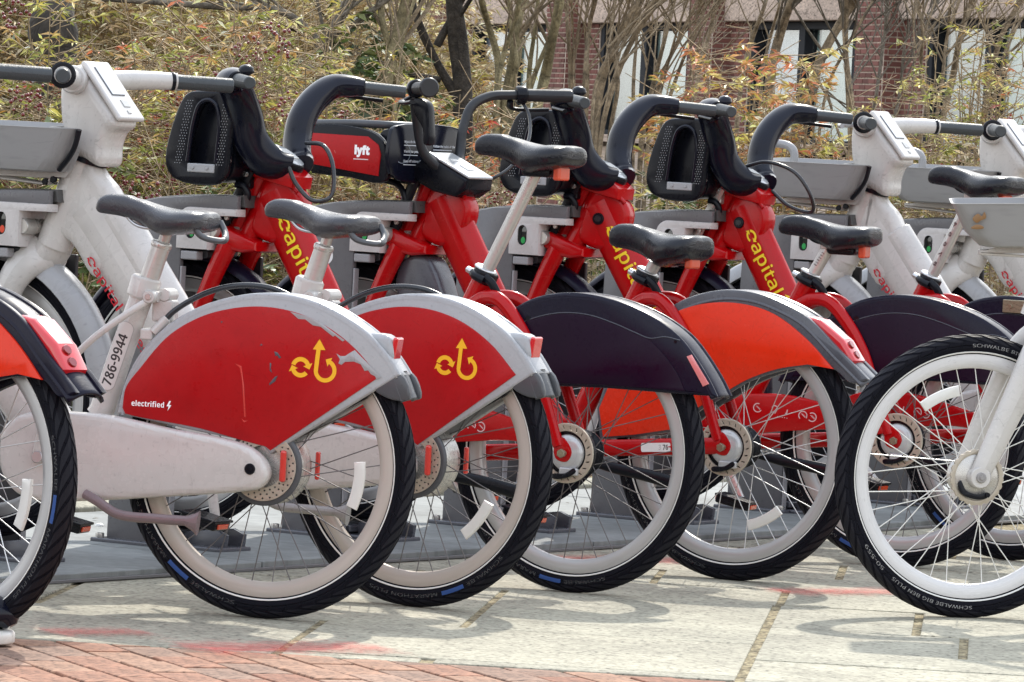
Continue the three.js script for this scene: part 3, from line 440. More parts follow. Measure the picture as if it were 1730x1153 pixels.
  Q('bracket_bolt', memo('wbb', () => join([[-0.07, 0.926], [-0.046, 0.985], [-0.092, 0.92]].map(([x, y]) => rod(V(x, y, 0.045), V(x, y, 0.056), 0.008)))), mat.black);
}
// ---- the red pedal bicycle (two generations: 'new' with faired bars and straight dark fender, 'old' with slim bars, rack panel and coloured skirt) ----
const LR = 0.866;
function redBike(root, o) {
  const { delta = 0, old = false } = o;
  wheel(root, 'rear_wheel', 0, 0.335, { rim: mat.rimSilver, kind: 'drum', rot: o.rot ?? 2, spoke: o.spoke || mat.spoke, refl: o.refl ?? [[-58, 0.205]], textTurn: o.textTurn ?? 0 });
  if (!old) {
    const out = spline([[-0.34, 0.47], [-0.3, 0.56], [-0.245, 0.62], [-0.188, 0.66], [-0.127, 0.696], [-0.045, 0.716], [0.038, 0.716], [0.122, 0.701], [0.205, 0.672], [0.273, 0.632], [0.317, 0.588], [0.36, 0.533], [0.383, 0.496]], 5, false);
    const side = [...out, V(0.297, 0.495), V(0.084, 0.496), V(-0.1, 0.49), V(-0.22, 0.478)];
    const inner = [...spline([[-0.3, 0.485], [-0.27, 0.54], [-0.21, 0.6], [-0.137, 0.64], [-0.055, 0.664], [0.028, 0.666], [0.104, 0.649], [0.16, 0.631], [0.2, 0.617], [0.24, 0.585], [0.28, 0.54], [0.3, 0.503]], 4, false), V(0.084, 0.503), V(-0.1, 0.497)];
    M(root, 'rear_fender', memo('rfend', () => join([extr(side, 0.03, 0.046, 0.008), extr(side, -0.046, -0.03, 0.008), cover(out, 0.047, 0.013, 0.006, 3.5)])), o.fender || mat.fenderDark);
    const p = M(root, 'side_panel', memo('rpan', () => join([extr(inner, 0.044, 0.0485, 0.0014), extr(inner, -0.0485, -0.044, 0.0014)])), mat.panelDark);
    M(p, 'panel_lip', memo('rlip', () => sweep([...spline([[-0.24, 0.572], [-0.21, 0.602], [-0.137, 0.642], [-0.055, 0.666], [0.028, 0.668], [0.104, 0.651], [0.16, 0.633], [0.2, 0.622], [0.24, 0.628], [0.28, 0.622]], 5, false)].map((q) => q.setZ(0.0465)), () => [0.0014, 0.0014], { seg: 6 })), mat.fenderEdge);
    M(p, 'panel_screw', memo('rscrew', () => join([rod(V(-0.13, 0.648, 0.04), V(-0.13, 0.648, 0.0478), 0.008), rod(V(0.268, 0.618, 0.04), V(0.268, 0.618, 0.0478), 0.004)])), mat.black);
    M(root, 'fender_reflector', memo('rref', () => extr(poly([[0.3, 0.585], [0.312, 0.59], [0.362, 0.524], [0.347, 0.517]]), 0.044, 0.0485, 0.0008)), o.scuffed ? mat.lensP : mat.lensP);
    if (o.latch) M(root, 'latch_plate', memo('rlat', () => join([box(0.13, 0.036, 0.006, 0.04, 0.69, 0.05, 0.003), box(0.03, 0.012, 0.012, 0.07, 0.692, 0.053, 0.004), rod(V(0.0, 0.69, 0.05), V(0.0, 0.69, 0.056), 0.006)])), mat.brass, 'tan metal latch plate');
  } else {
    const out = spline([[-0.3, 0.575], [-0.26, 0.615], [-0.221, 0.648], [-0.145, 0.697], [-0.043, 0.726], [0.043, 0.726], [0.112, 0.71], [0.199, 0.673], [0.288, 0.6], [0.332, 0.565], [0.376, 0.529]], 5, false);
    const side = [...out, ...spline([[0.35, 0.516], [0.322, 0.518], [0.283, 0.545], [0.209, 0.549], [0.125, 0.531], [0.041, 0.498], [-0.034, 0.451], [-0.06, 0.437]], 4, false), V(-0.1, 0.41), V(-0.15, 0.362), V(-0.27, 0.34), V(-0.365, 0.328), V(-0.378, 0.407), V(-0.35, 0.5)];
    const pan = [...spline([[-0.33, 0.5], [-0.28, 0.575], [-0.197, 0.645], [-0.124, 0.679], [-0.039, 0.695], [0.047, 0.691], [0.117, 0.671], [0.205, 0.616], [0.281, 0.548]], 5, false), ...spline([[0.209, 0.555], [0.125, 0.538], [0.041, 0.505], [-0.034, 0.459], [-0.062, 0.445]], 4, false), V(-0.1, 0.42), V(-0.15, 0.37), V(-0.265, 0.347), V(-0.353, 0.335), V(-0.368, 0.407)];
    M(root, 'rear_fender', memo('ofend', () => join([extr(side, 0.03, 0.046, 0.006), extr(side, -0.046, -0.03, 0.006), cover(out, 0.05, 0.024, 0.006, 2.6)])), o.fender || mat.fenderEdge);
    M(root, 'side_panel', memo('opan', () => join([extr(pan, 0.044, 0.0505, 0.0014), extr(pan, -0.0505, -0.044, 0.0014)])), mat.orange);
    const tl = M(root, 'tail_light', memo('olight', () => extr([V(0.19, 0.674), V(0.228, 0.668), V(0.296, 0.62), V(0.332, 0.572), V(0.318, 0.55), V(0.29, 0.56), V(0.25, 0.6)], -0.034, 0.034, 0.011)), mat.lensR);
    M(tl, 'lamp', memo('olamp', () => join([rod(V(0.29, 0.6, 0.008), V(0.309, 0.612, 0.008), 0.011), rod(V(0.306, 0.576, 0.008), V(0.326, 0.588, 0.008), 0.011)])), paint(0.25, 0.004, 0.006, 0.15, { coat: 1, map: null }));
    M(tl, 'lens_top', memo('olt', () => sweep([V(0.2, 0.6715), V(0.23, 0.6655), V(0.293, 0.621)], () => [0.024, 0.002])), mat.lensP);
  }
  // frame
  M(root, 'down_tube', memo('rdt', () => join([sweep(spline([[-0.88, 0.912], [-0.828, 0.822], [-0.63, 0.495], [-0.535, 0.345], [-0.49, 0.285]], 6, false), (t) => [0.036, 0.056 - 0.005 * t], { seg: 26 }), extr(spline([[-0.89, 0.945], [-0.862, 0.948], [-0.82, 0.94], [-0.785, 0.895], [-0.8, 0.83], [-0.86, 0.79], [-0.925, 0.815], [-0.925, 0.86]], 5), -0.031, 0.031, 0.014), rod(V(-0.49, 0.29, -0.06), V(-0.49, 0.29, 0.06), 0.034, 0.034, 24)])), mat.red);
  M(root, 'weld_bead', memo('rweld', () => tube([[-0.845, 0.938, 0.02], [-0.82, 0.938, 0.032], [-0.795, 0.918, 0.034]], 0.005)), mat.red);
  M(root, 'head_tube', memo('rht', () => sweep([V(-0.872, 0.948), V(-0.945, 0.798)], () => [0.03, 0.03], { seg: 22 })), mat.red);
  if (!old) {
    const k = M(root, 'frame_lock', memo('rlock' + !!o.ring, () => join([rod(V(-0.868, 0.872, 0.02), V(-0.868, 0.872, 0.041), 0.016, 0.016, 24)])), o.ring ? mat.alu : mat.black);
    M(k, 'key_hole', memo('rkey', () => rod(V(-0.868, 0.872, 0.03), V(-0.868, 0.872, 0.0425), 0.0095, 0.0095, 20)), mat.dockIn);
    M(root, 'lettering', memo('rcapg', () => wrapPatch(V(-0.845, 0.862), V(-0.587, 0.426), 0.0356, 0.0556, -0.6, 0.68, 0.0016)), pr.capY).castShadow = false;
  }
  M(root, 'seat_tube', memo('rst', () => join([sweep([V(-0.275, 0.748), V(-0.34, 0.61), V(-0.49, 0.29)], (t) => [0.024, 0.027 + 0.003 * t], { seg: 22 }), mirror2((s) => sweep(spline([[-0.315, 0.66, s * 0.012], [-0.262, 0.69, s * 0.028], [-0.21, 0.688, s * 0.046], [-0.15, 0.632, s * 0.056], [-0.105, 0.563, s * 0.058], [-0.072, 0.483, s * 0.06], [-0.02, 0.35, s * 0.064]], 6, false), (t) => [0.017 - 0.006 * t, 0.02 - 0.006 * t], { seg: 14 })), mirror2((s) => extr(spline([[-0.03, 0.35], [-0.01, 0.372], [0.018, 0.34], [0.006, 0.315], [-0.024, 0.32]], 5), s > 0 ? 0.058 : -0.07, s > 0 ? 0.07 : -0.058, 0.003))])), mat.red);
  M(root, 'chain_stay', memo('rcs' + old, () => join([old ? sweep([V(-0.49, 0.295, 0.055), V(-0.25, 0.316, 0.06), V(-0.01, 0.338, 0.064)], () => [0.01, 0.021]) : extr(spline([[-0.51, 0.385], [-0.46, 0.42], [-0.389, 0.434], [-0.29, 0.435], [-0.158, 0.411], [-0.05, 0.382], [-0.03, 0.352], [-0.155, 0.354], [-0.3, 0.34], [-0.49, 0.325]], 4), 0.05, 0.072, 0.006), sweep([V(-0.49, 0.295, -0.055), V(-0.25, 0.316, -0.06), V(0, 0.338, -0.064)], () => [0.012, 0.02])])), mat.red);
  if (old) M(root, 'number_tag', memo('otag', () => { const g = new THREE.PlaneGeometry(0.085, 0.026); g.rotateZ(0.08); g.translate(-0.19, 0.321, 0.0715); return g; }), pr.tag);
  else M(root, 'sticker', memo('ostk', () => { const g = new THREE.PlaneGeometry(0.24, 0.06); g.rotateZ(-0.1); g.translate(-0.29, 0.388, 0.0727); return g; }), pr.chain);
  M(root, 'seat_collar', memo('rcol', () => join([rod(V(-0.285, 0.728), V(-0.272, 0.757), 0.0315, 0.0315, 24), sweep(spline([[-0.31, 0.752, 0.01], [-0.29, 0.742, 0.03], [-0.262, 0.732, 0.034]], 4, false), () => [0.008, 0.01]), sweep(spline([[-0.262, 0.74, 0.03], [-0.24, 0.726, 0.034], [-0.222, 0.695, 0.03]], 4, false), () => [0.006, 0.011])])), mat.black);
  M(root, 'collar_bolt', memo('rcolb', () => join([rod(V(-0.322, 0.757, 0.01), V(-0.303, 0.75, 0.016), 0.008), rod(V(-0.279, 0.756), V(-0.276, 0.763), 0.0285, 0.0285, 24)])), mat.steel);
  const up = o.seatUp || 0, dx = 0.46 * up, sx = -0.405 + (o.seatDx || 0) + dx, sy = 0.898 + up;
  const pt = V(-0.24 + dx, sy - 0.085, 0);
  const post = M(root, 'seat_post', join([rod(V(-0.3, 0.7), pt, 0.0165, 0.0165, 20, 0.05), rod(pt.clone(), pt.clone().add(V(0.012, 0.024, 0)), 0.012), box(0.06, 0.02, 0.034, pt.x + 0.015, pt.y + 0.01, 0)]), mat.post);
  if (!old && !o.bare) { const t = pt.clone(), b = V(-0.262, 0.78), q = M(post, 'height_scale', wrapPatch(b, t, 0.0165, 0.0165, -0.7, 0.7, 0.0008), pr.postN); q.castShadow = false; }
  const sd = M(root, 'saddle', saddleG(old ? 'o' : 'r', old ? 0.256 : 0.264, 0.01, old ? 1 : 0.45), mat.saddleBlack); sd.position.set(sx + 0.005, sy, 0); if (o.tilt) sd.rotation.z = o.tilt;
  M(sd, 'saddle_rail', memo('rrail', () => mirror2((s) => tube([[0.06, -0.035, s * 0.012], [0.1, -0.065, s * 0.02], [0.17, -0.068, s * 0.022], [0.24, -0.05, s * 0.03]], 0.004))), mat.black);
  M(sd, 'saddle_bumper', memo('rbump', () => box(0.08, 0.05, 0.07, 0.175, -0.072, 0, 0.012)), mat.black);
  M(sd, 'saddle_reflector', memo('rsref', () => join([box(0.02, 0.042, 0.055, 0.235, -0.082, 0.01, 0.006)])), mat.reflO);
  cranks(root, -0.49, 0.29, o.crank ?? -62, mat.alu, 0.07);
  M(root, 'kick_stand', memo('rkick', () => sweep(spline([[-0.38, 0.275, 0.07], [-0.3, 0.262, 0.085], [-0.2, 0.25, 0.09], [-0.1, 0.232, 0.092]], 5, false), (t) => [0.009, 0.012 + 0.006 * t])), mat.black);
  // everything that turns with the front wheel
  const S = steerer(root, LR, delta), P = (n, g, m, l) => S(M(root, n, g, m, l));
  const wh = S(wheel(root, 'front_wheel', 0, 0, { rim: mat.rimSilver, kind: 'front', rot: 5, refl: [[120, 0.205]], text: null }));
  wh.children.forEach((c) => c.position.add(V(-0.258, 0.4, 0)));
  P('front_fender', memo('rff', () => cover(arcPts(-0.258, 0.4, 0.366, 150, -8, 30), 0.036, 0.022, 0.004, 3)), mat.fenderDark);
  if (old) P('fender_skirt', memo('osk', () => extr(spline([[-0.1, 0.752], [-0.035, 0.762], [0.012, 0.7], [0.055, 0.56], [0.058, 0.48], [0.0, 0.5], [-0.06, 0.58], [-0.125, 0.68]], 4), -0.042, 0.042, 0.012)), mat.fenderEdge);
  P('fork', memo('rfork', () => join([sweep([V(-0.046, 0.965), V(-0.122, 0.806)], () => [0.026, 0.025], { seg: 20 }), extr([V(-0.075, 0.968), V(-0.055, 0.982), V(-0.01, 0.992), V(0.05, 0.972), V(0.07, 0.955), V(0.066, 0.926), V(0.0, 0.938), V(-0.062, 0.952)], -0.043, 0.043, 0.006), extr([V(-0.163, 0.82), V(-0.13, 0.829), V(-0.085, 0.812), V(-0.018, 0.79), V(-0.016, 0.768), V(-0.06, 0.762), V(-0.1, 0.766), V(-0.16, 0.796)], -0.07, 0.07, 0.01), mirror2((s) => sweep(spline([[-0.105, 0.785, s * 0.055], [-0.135, 0.72, s * 0.06], [-0.18, 0.615, s * 0.062], [-0.225, 0.49, s * 0.062], [-0.257, 0.405, s * 0.06]], 6, false), (t) => [0.022 - 0.008 * t, 0.027 - 0.01 * t], { seg: 18 })), mirror2((s) => rod(V(-0.258, 0.4, s * 0.05), V(-0.258, 0.4, s * 0.07), 0.022, 0.022, 20))])), mat.red);
  if (!old) {
    P('console', memo('rcon', () => { const g = turn([[0.001, 0.012], [0.03, 0.0115], [0.041, 0.008], [0.044, 0.002], [0.043, -0.014], [0.001, -0.016]], 36); g.rotateX(-Math.PI / 2); g.scale(1.25, 1, 0.95); g.rotateZ(-0.5); g.translate(0.012, 1.002, 0); return g; }), mat.silver);
    P('console_bezel', memo('rcon2', () => { const g = turn([[0.041, 0.0095], [0.0455, 0.004], [0.0455, -0.018], [0.03, -0.022], [0.001, -0.022]], 36); g.rotateX(-Math.PI / 2); g.scale(1.25, 1, 0.95); g.rotateZ(-0.5); g.translate(0.012, 1.0, 0); return g; }), mat.black);
    P('console_window', memo('rcon3', () => { const g = new RoundedBoxGeometry(0.046, 0.003, 0.034, 2, 0.0014); g.translate(0.004, 0.0128, 0); g.rotateZ(-0.5); g.translate(0.012, 1.002, 0); return g; }), mat.white2);
    for (const s of [1, -1]) {
      P('handlebar_arm', memo('rarm' + s, () => sweep(spline([[0.03, 0.975, s * 0.025], [0.004, 0.99, s * 0.065], [-0.024, 1.04, s * 0.098], [-0.028, 1.1, s * 0.122], [-0.022, 1.15, s * 0.165], [-0.006, 1.182, s * 0.215], [0.03, 1.186, s * 0.252], [0.05, 1.185, s * 0.268]], 6, false), (t) => [0.047 - 0.01 * t - 0.012 * Math.max(0, t - 0.75) / 0.25, 0.028 + 0.01 * Math.sin(Math.PI * t) - 0.007 * t], { seg: 20, ref: V(0.85, 0.1, -s * 0.5).normalize() })), mat.gloss);
      const gr = P('grip', rod(V(0.046, 1.184, s * 0.265), V(0.133, 1.178, s * 0.335), 0.0165, 0.0155, 20), mat.grip);
      M(gr, 'grip_clamp', rod(V(0.03, 1.185, s * 0.252), V(0.052, 1.184, s * 0.271), 0.0225, 0.0225, 22), mat.black);
      P('brake_lever', sweep(spline([[0.02, 1.172, s * 0.235], [-0.005, 1.163, s * 0.265], [0.03, 1.158, s * 0.3], [0.07, 1.154, s * 0.33]], 5, false), () => [0.005, 0.007], { ref: V(0, 1, 0) }), mat.black);
    }
    P('bell', memo('rbell', () => { const g = turn([[0.001, 0.014], [0.012, 0.012], [0.019, 0.004], [0.02, -0.006], [0.014, -0.01]], 24); g.rotateX(-1.2); g.translate(0.055, 1.208, 0.245); return g; }), o.bell ? mat.gloss : mat.black);
    // front rack: an upright tray with a framed end, perforated strips and a metal foot
    const end = spline([[-0.245, 0.985], [-0.208, 1.12], [-0.185, 1.148], [-0.12, 1.156], [-0.058, 1.152], [-0.04, 1.13], [-0.052, 1.02], [-0.06, 0.95], [-0.085, 0.928], [-0.19, 0.928], [-0.228, 0.945]], 5);
    const hole = spline([[-0.172, 0.972], [-0.155, 1.085], [-0.14, 1.118], [-0.12, 1.126], [-0.1, 1.118], [-0.09, 1.085], [-0.095, 0.972], [-0.135, 0.962]], 5);
    const rk = P('front_rack', memo('rrack', () => join([extr(end, 0.128, 0.152, 0.008, [hole.slice().reverse()]), extr(end.map((p) => V((p.x + 0.14) * 0.93 - 0.14, (p.y - 1.04) * 0.93 + 1.04)), 0.03, 0.112, 0.006), mirror2((s) => tube([[-0.09, 0.93, s * 0.06], [-0.07, 0.925, s * 0.055], [-0.06, 0.9, s * 0.05], [-0.1, 0.85, s * 0.045]], 0.009))])), mat.black);
    M(rk, 'rack_foot', memo('rfoot', () => join([box(0.082, 0.022, 0.045, -0.132, 0.965, 0.132, 0.003), rod(V(-0.155, 0.966, 0.15), V(-0.155, 0.966, 0.158), 0.0045), rod(V(-0.112, 0.966, 0.15), V(-0.112, 0.966, 0.158), 0.0045)])), mat.fenderGrey);
    M(rk, 'rack_arch', memo('rarch', () => tube([[-0.176, 0.98, 0.15], [-0.16, 1.085, 0.152], [-0.145, 1.122, 0.152], [-0.12, 1.133, 0.152], [-0.096, 1.122, 0.152], [-0.084, 1.085, 0.152], [-0.09, 0.98, 0.15]], 0.0055)), mat.gloss);
    M(rk, 'stud', memo('rdots', () => { const l = [], g0 = new THREE.OctahedronGeometry(0.0017); for (let k = 0; k < 24; k++) for (let j = 0; j < 3; j++) { const y = 0.975 + k * 0.0067, f = (y - 0.97) / 0.16; for (const b of [[-0.205 + 0.028 * f, 1], [-0.078 + 0.012 * f, 1]]) { const g = g0.clone(); g.translate(b[0] + (j - 1) * 0.0075 + (k % 2) * 0.0035, y, 0.1525); l.push(g); } } return join(l); }), mat.fenderGrey).userData.kind = 'stuff';
    P('rack_strut', memo('rstrut', () => join([sweep([V(-0.06, 0.965, 0.045), V(-0.135, 0.82, 0.045)], () => [0.006, 0.014]), sweep([V(-0.06, 0.965, -0.045), V(-0.135, 0.82, -0.045)], () => [0.006, 0.014]), box(0.03, 0.06, 0.09, -0.075, 0.95, 0, 0.006)])), o.strut || mat.black);
    P('strut_bolt', memo('rsb', () => join([rod(V(-0.066, 0.955, 0.045), V(-0.066, 0.955, 0.056), 0.0065), rod(V(-0.118, 0.845, 0.045), V(-0.118, 0.845, 0.056), 0.0065)])), mat.alu);
    if (o.loop) P('brake_cable', memo('rloop' + o.loop, () => o.loop === 1 ? tube([[0.02, 1.02, 0.06], [0.045, 1.0, 0.05], [0.075, 0.94, 0.04], [0.115, 0.9, 0.02], [0.145, 0.91, -0.01], [0.135, 0.985, -0.03], [0.09, 1.035, -0.05], [0.03, 1.04, -0.06]], 0.0055, { n: 8 }) : tube([[0.02, 1.03, 0.05], [0.08, 1.045, 0.04], [0.16, 1.02, 0.02], [0.205, 0.955, 0.0], [0.2, 0.915, -0.02], [0.12, 0.925, -0.03], [0.06, 0.965, -0.03]], 0.0055, { n: 8 })), mat.cable);
  } else {
    P('console', memo('ocon', () => extr([V(-0.085, 0.985), V(-0.03, 1.022), V(0.098, 0.965), V(0.095, 0.94), V(0.062, 0.918), V(-0.01, 0.93), V(-0.084, 0.962)], -0.062, 0.062, 0.01)), mat.black);
    P('console_plate', memo('ocon2', () => { const g = new RoundedBoxGeometry(0.145, 0.008, 0.112, 3, 0.0038); g.rotateZ(-0.42); g.translate(0.034, 0.9985, 0); return g; }), mat.silver);
    P('console_label', memo('ocon3', () => join([[0.02, 0.03], [-0.024, 0.012]].map(([x, w]) => { const g = new RoundedBoxGeometry(w, 0.002, 0.03, 2, 0.0009); g.translate(x, 0.0047, 0); g.rotateZ(-0.42); g.translate(0.034, 0.9985, 0); return g; }))), mat.white2);
    for (const s of [1, -1]) {
      P('handlebar_arm', memo('oarm' + s, () => sweep(spline([[0.005, 0.985, s * 0.045], [-0.026, 1.03, s * 0.085], [-0.034, 1.1, s * 0.108], [-0.028, 1.155, s * 0.135], [-0.004, 1.182, s * 0.18], [0.03, 1.188, s * 0.222], [0.06, 1.19, s * 0.258]], 7, false), () => [0.0125, 0.0125], { ref: V(1, 0, 0), seg: 16 })), mat.rubber);
      const gr = P('grip', rod(V(0.06, 1.19, s * 0.258), V(0.146, 1.193, s * 0.332), 0.0165, 0.0165, 20), mat.rubber);
      M(gr, 'grip_clamp', rod(V(0.04, 1.189, s * 0.236), V(0.058, 1.19, s * 0.256), 0.024, 0.024, 24), mat.black);
      M(gr, 'bar_end', rod(V(0.142, 1.193, s * 0.328), V(0.15, 1.193, s * 0.336), s > 0 ? 0.0255 : 0.016, s > 0 ? 0.0255 : 0.016, 26), mat.rubber);
      P('brake_lever', sweep(spline([[0.03, 1.172, s * 0.225], [0.015, 1.155, s * 0.255], [0.05, 1.152, s * 0.29], [0.09, 1.155, s * 0.32]], 5, false), () => [0.005, 0.009], { ref: V(0, 1, 0) }), mat.black);
    }
    P('brake_cable', memo('ocab', () => tube([[0.052, 1.172, -0.25], [0.085, 1.135, -0.235], [0.13, 1.06, -0.16], [0.12, 0.99, -0.08], [0.06, 0.95, -0.03]], 0.0045)), mat.cable);
    P('cable_guide', memo('oguide', () => extr(spline([[0.05, 1.165], [0.09, 1.155], [0.1, 1.11], [0.102, 1.05], [0.085, 1.05], [0.078, 1.09], [0.05, 1.13]], 4), 0.225, 0.255, 0.006)), mat.black);
    // rack with advertising side and rider-facing board
    const rk = P('front_rack', memo('orack', () => { const so = spline([[-0.33, 0.972], [-0.338, 1.03], [-0.315, 1.08], [-0.14, 1.078], [-0.098, 1.055], [-0.08, 1.012], [-0.085, 0.95], [-0.2, 0.955]], 5); return join([extr(so, 0.15, 0.172, 0.005), extr(so, -0.172, -0.15, 0.005), box(0.25, 0.012, 0.31, -0.2, 0.965, 0, 0.004), box(0.016, 0.1, 0.31, -0.322, 1.02, 0, 0.006)]); }), mat.black);
    M(rk, 'top_rail', memo('orail', () => sweep(spline([[-0.33, 1.088, 0.155], [-0.2, 1.094, 0.15], [-0.11, 1.094, 0.12], [-0.09, 1.093, 0], [-0.085, 1.075, -0.16]], 5, false), () => [0.01, 0.008], { ref: V(0, 1, 0) })), mat.flap);
    const ad = M(rk, 'side_panel', memo('oad', () => extr([V(-0.311, 1.064), V(-0.14, 1.062), V(-0.106, 1.042), V(-0.097, 1.018), V(-0.102, 0.962), V(-0.312, 0.984), V(-0.326, 1.024)], 0.17, 0.1745, 0.001)), mat.panel, 'red advertising panel on the rack side');
    M(ad, 'lettering', memo('oadt', () => { const g = new THREE.PlaneGeometry(0.2, 0.1); g.translate(-0.212, 1.012, 0.1752); return g; }), pr.ad).castShadow = false;
    const bd = M(rk, 'rider_board', memo('obd', () => { const g = extr(spline([[-0.17, -0.062], [-0.172, 0.05], [-0.15, 0.062], [0.14, 0.062], [0.17, 0.048], [0.172, -0.02], [0.15, -0.058]], 5), -0.006, 0.006, 0.003); g.rotateY(Math.PI / 2); g.translate(-0.072, 1.032, 0); return g; }), mat.gloss);
    M(bd, 'lettering', memo('obt', () => { const g = new THREE.PlaneGeometry(0.3, 0.11); g.rotateY(Math.PI / 2); g.translate(-0.0652, 1.03, -0.01); return g; }), pr.rules).castShadow = false;
    P('rack_strut', memo('ostrut', () => join([sweep([V(-0.07, 0.965, 0.045), V(-0.135, 0.82, 0.045)], () => [0.006, 0.016]), sweep([V(-0.07, 0.965, -0.045), V(-0.135, 0.82, -0.045)], () => [0.006, 0.016]), mirror2((s) => tube([[-0.2, 0.955, s * 0.05], [-0.12, 0.94, s * 0.05], [-0.1, 0.9, s * 0.048], [-0.115, 0.86, s * 0.046]], 0.008))])), mat.black);
    P('strut_bolt', memo('osb', () => join([rod(V(-0.075, 0.952, 0.045), V(-0.075, 0.952, 0.056), 0.0065), rod(V(-0.12, 0.845, 0.045), V(-0.12, 0.845, 0.056), 0.0065)])), mat.alu);
  }
}
// ---------- the dock row and the bicycles ----------
const DOCK_TURN = 32.745, uRow = V(Math.sin(R(DOCK_TURN)), 0, -Math.cos(R(DOCK_TURN)));
const rowAt = (k) => V(-1.0018, 0, -13.4253).addScaledVector(uRow, (k - 2) * 0.7578);
const white = 'pale electric bicycles in the dock row', redG = 'red bicycles in the dock row';
function place(o, x, z, yaw) { o.position.set(x, 0, z); o.rotation.y = -R(yaw); return o; }
const bike = (x, z, yaw, label, group, build, opt) => { const t = place(thing('docked_bicycle', label, 'bicycle', group), x, z, yaw); build(t, { ...opt, delta: R(DOCK_TURN - yaw) }); return t; };
bike(-0.517, -12.513, 16.7, 'pale electric bicycle with torn red rear panel and number 786-9944 on its seat tube', white, whiteBike, { wear: true, logo: true, elec: true, number: true, textTurn: 0, refl: [[-8, 0.212]], rot: 4 });
bike(-0.196, -13.02, 26.7, 'pale electric bicycle with clean red rear panel, behind the torn-panel one', white, whiteBike, { logo: true, elec: true, stand: mat.stand, refl: [[-38, 0.205]], rot: 1, textTurn: 60, crank: -75 });
bike(0.172, -13.652, 28.3, 'red bicycle with dark rear fender and saddle raised high on a bare post', redG, redBike, { seatUp: 0.187, seatDx: 0, bare: true, loop: 1, ring: true, refl: [], rot: 5, spoke: mat.spokeDark, crank: 150, textTurn: 30 });
bike(0.575, -14.285, 28.8, 'red bicycle with bright orange-red rear skirt and red tail light, fourth in row', redG, redBike, { old: true, fender: mat.fenderEdge, seatDx: 0.03, seatUp: -0.023, refl: [[-62, 0.2]], rot: 8, textTurn: 0, crank: -100 });
bike(1.042, -15.041, 20.0, 'red bicycle with dark rear fender and low saddle, behind the orange-skirted one', redG, redBike, { seatUp: 0.012, seatDx: 0.03, refl: [[-30, 0.2]], rot: 3, spoke: mat.spokeDark, crank: -60, textTurn: 15 });
bike(1.373, -15.52, 31.8, 'red bicycle with scuffed dark fender bearing a tan latch plate', redG, redBike, { seatUp: 0.162, seatDx: 0.035, latch: true, scuffed: true, loop: 2, bell: true, strut: mat.alu, refl: [[60, 0.2]], rot: 6, crank: -40, textTurn: 0 });
bike(1.824, -16.165, 30, 'pale electric bicycle docked next to the latch-plate red bicycle', white, whiteBike, { rot: 2 });
bike(2.269, -16.836, 27, 'pale electric bicycle at the far end of the dock row', white, whiteBike, { rot: 3 });
{ // the tail that enters at the near end of the row
  const t = place(thing('docked_bicycle', 'red bicycle with orange-red panel and bulging red tail light at near end of row', 'bicycle', redG), -1.116, -11.674, 41.6);
  redBike(t, { old: true, fender: mat.fenderDark, refl: [[-12, 0.212]], rot: 0, textTurn: 120, crank: 40 });
}
{ // a loose bicycle whose front wheel and basket enter from the right
  const t = place(thing('parked_bicycle', 'pale bicycle parked loose, large white-rimmed front wheel and rust-stained basket', 'bicycle'), 2.288, -13.526, 3);
  t.rotation.order = 'YXZ'; t.rotation.z = 0.0567;
  whiteBike(t, { delta: R(-19), noFender: true, noLoop: true, basketDx: 0.07, lean: 0.13, frontRim: mat.whiteRim, frontRefl: [[112, 0.205]], frontText: pr.tyreW, frontTextTurn: 10, frontSpoke: mat.reflW, rot: 3 });
  const b = t.children.find((q) => q.name === 'basket'), rust = paint(0.24, 0.13, 0.05, 0.8, { coat: 0 }), blot = (pts) => extr(spline(pts, 4), 0.1405, 0.1432, 0.0004);
  M(b, 'rust_stain', join([blot([[-0.318, 1.012], [-0.305, 1.024], [-0.296, 1.018], [-0.29, 1.028], [-0.286, 1.014], [-0.298, 1.008], [-0.308, 1.002]]), blot([[-0.322, 0.99], [-0.31, 0.998], [-0.296, 0.996], [-0.291, 0.99], [-0.306, 0.987]])]), rust);
}
// docks
const numTex = (n) => printMat(printTex(128, 128, (x) => { x.fillStyle = '#e9e7e6'; x.beginPath(); x.arc(64, 64, 62, 0, 7); x.fill(); x.fillStyle = '#3a3a3c'; x.font = '60px sans-serif'; x.textAlign = 'center'; x.fillText(n, 64, 86); }));
const dockSide = [[-0.41, 0.02], [-0.405, 0.6], [-0.4, 0.865], [-0.298, 0.886], [-0.18, 0.897], [-0.06, 0.9], [-0.06, 0.868], [-0.226, 0.862], [-0.226, 0.02]].map((p) => V(...p));
const slotPts = (cx, cy, w, h) => [...arcPts(cx, cy + h / 2 - w, w, 0, 180, 12), ...arcPts(cx, cy - h / 2 + w, w, 180, 360, 12)];
const dockLabels = ['grey dock at left edge with a red lamp in its white latch box', 'grey dock numbered 05, holding the red bicycle with the raised saddle', 'grey dock holding the bicycle with the red advertising panel on its rack', 'grey dock numbered 07 with a green lamp beside the raised silver seat post', 'grey dock holding the red bicycle that has the latch plate on its fender', 'grey dock holding the pale bicycle beside the latch-plate red bicycle', 'grey dock at the far right end with a lit green lamp behind the scaled post'];
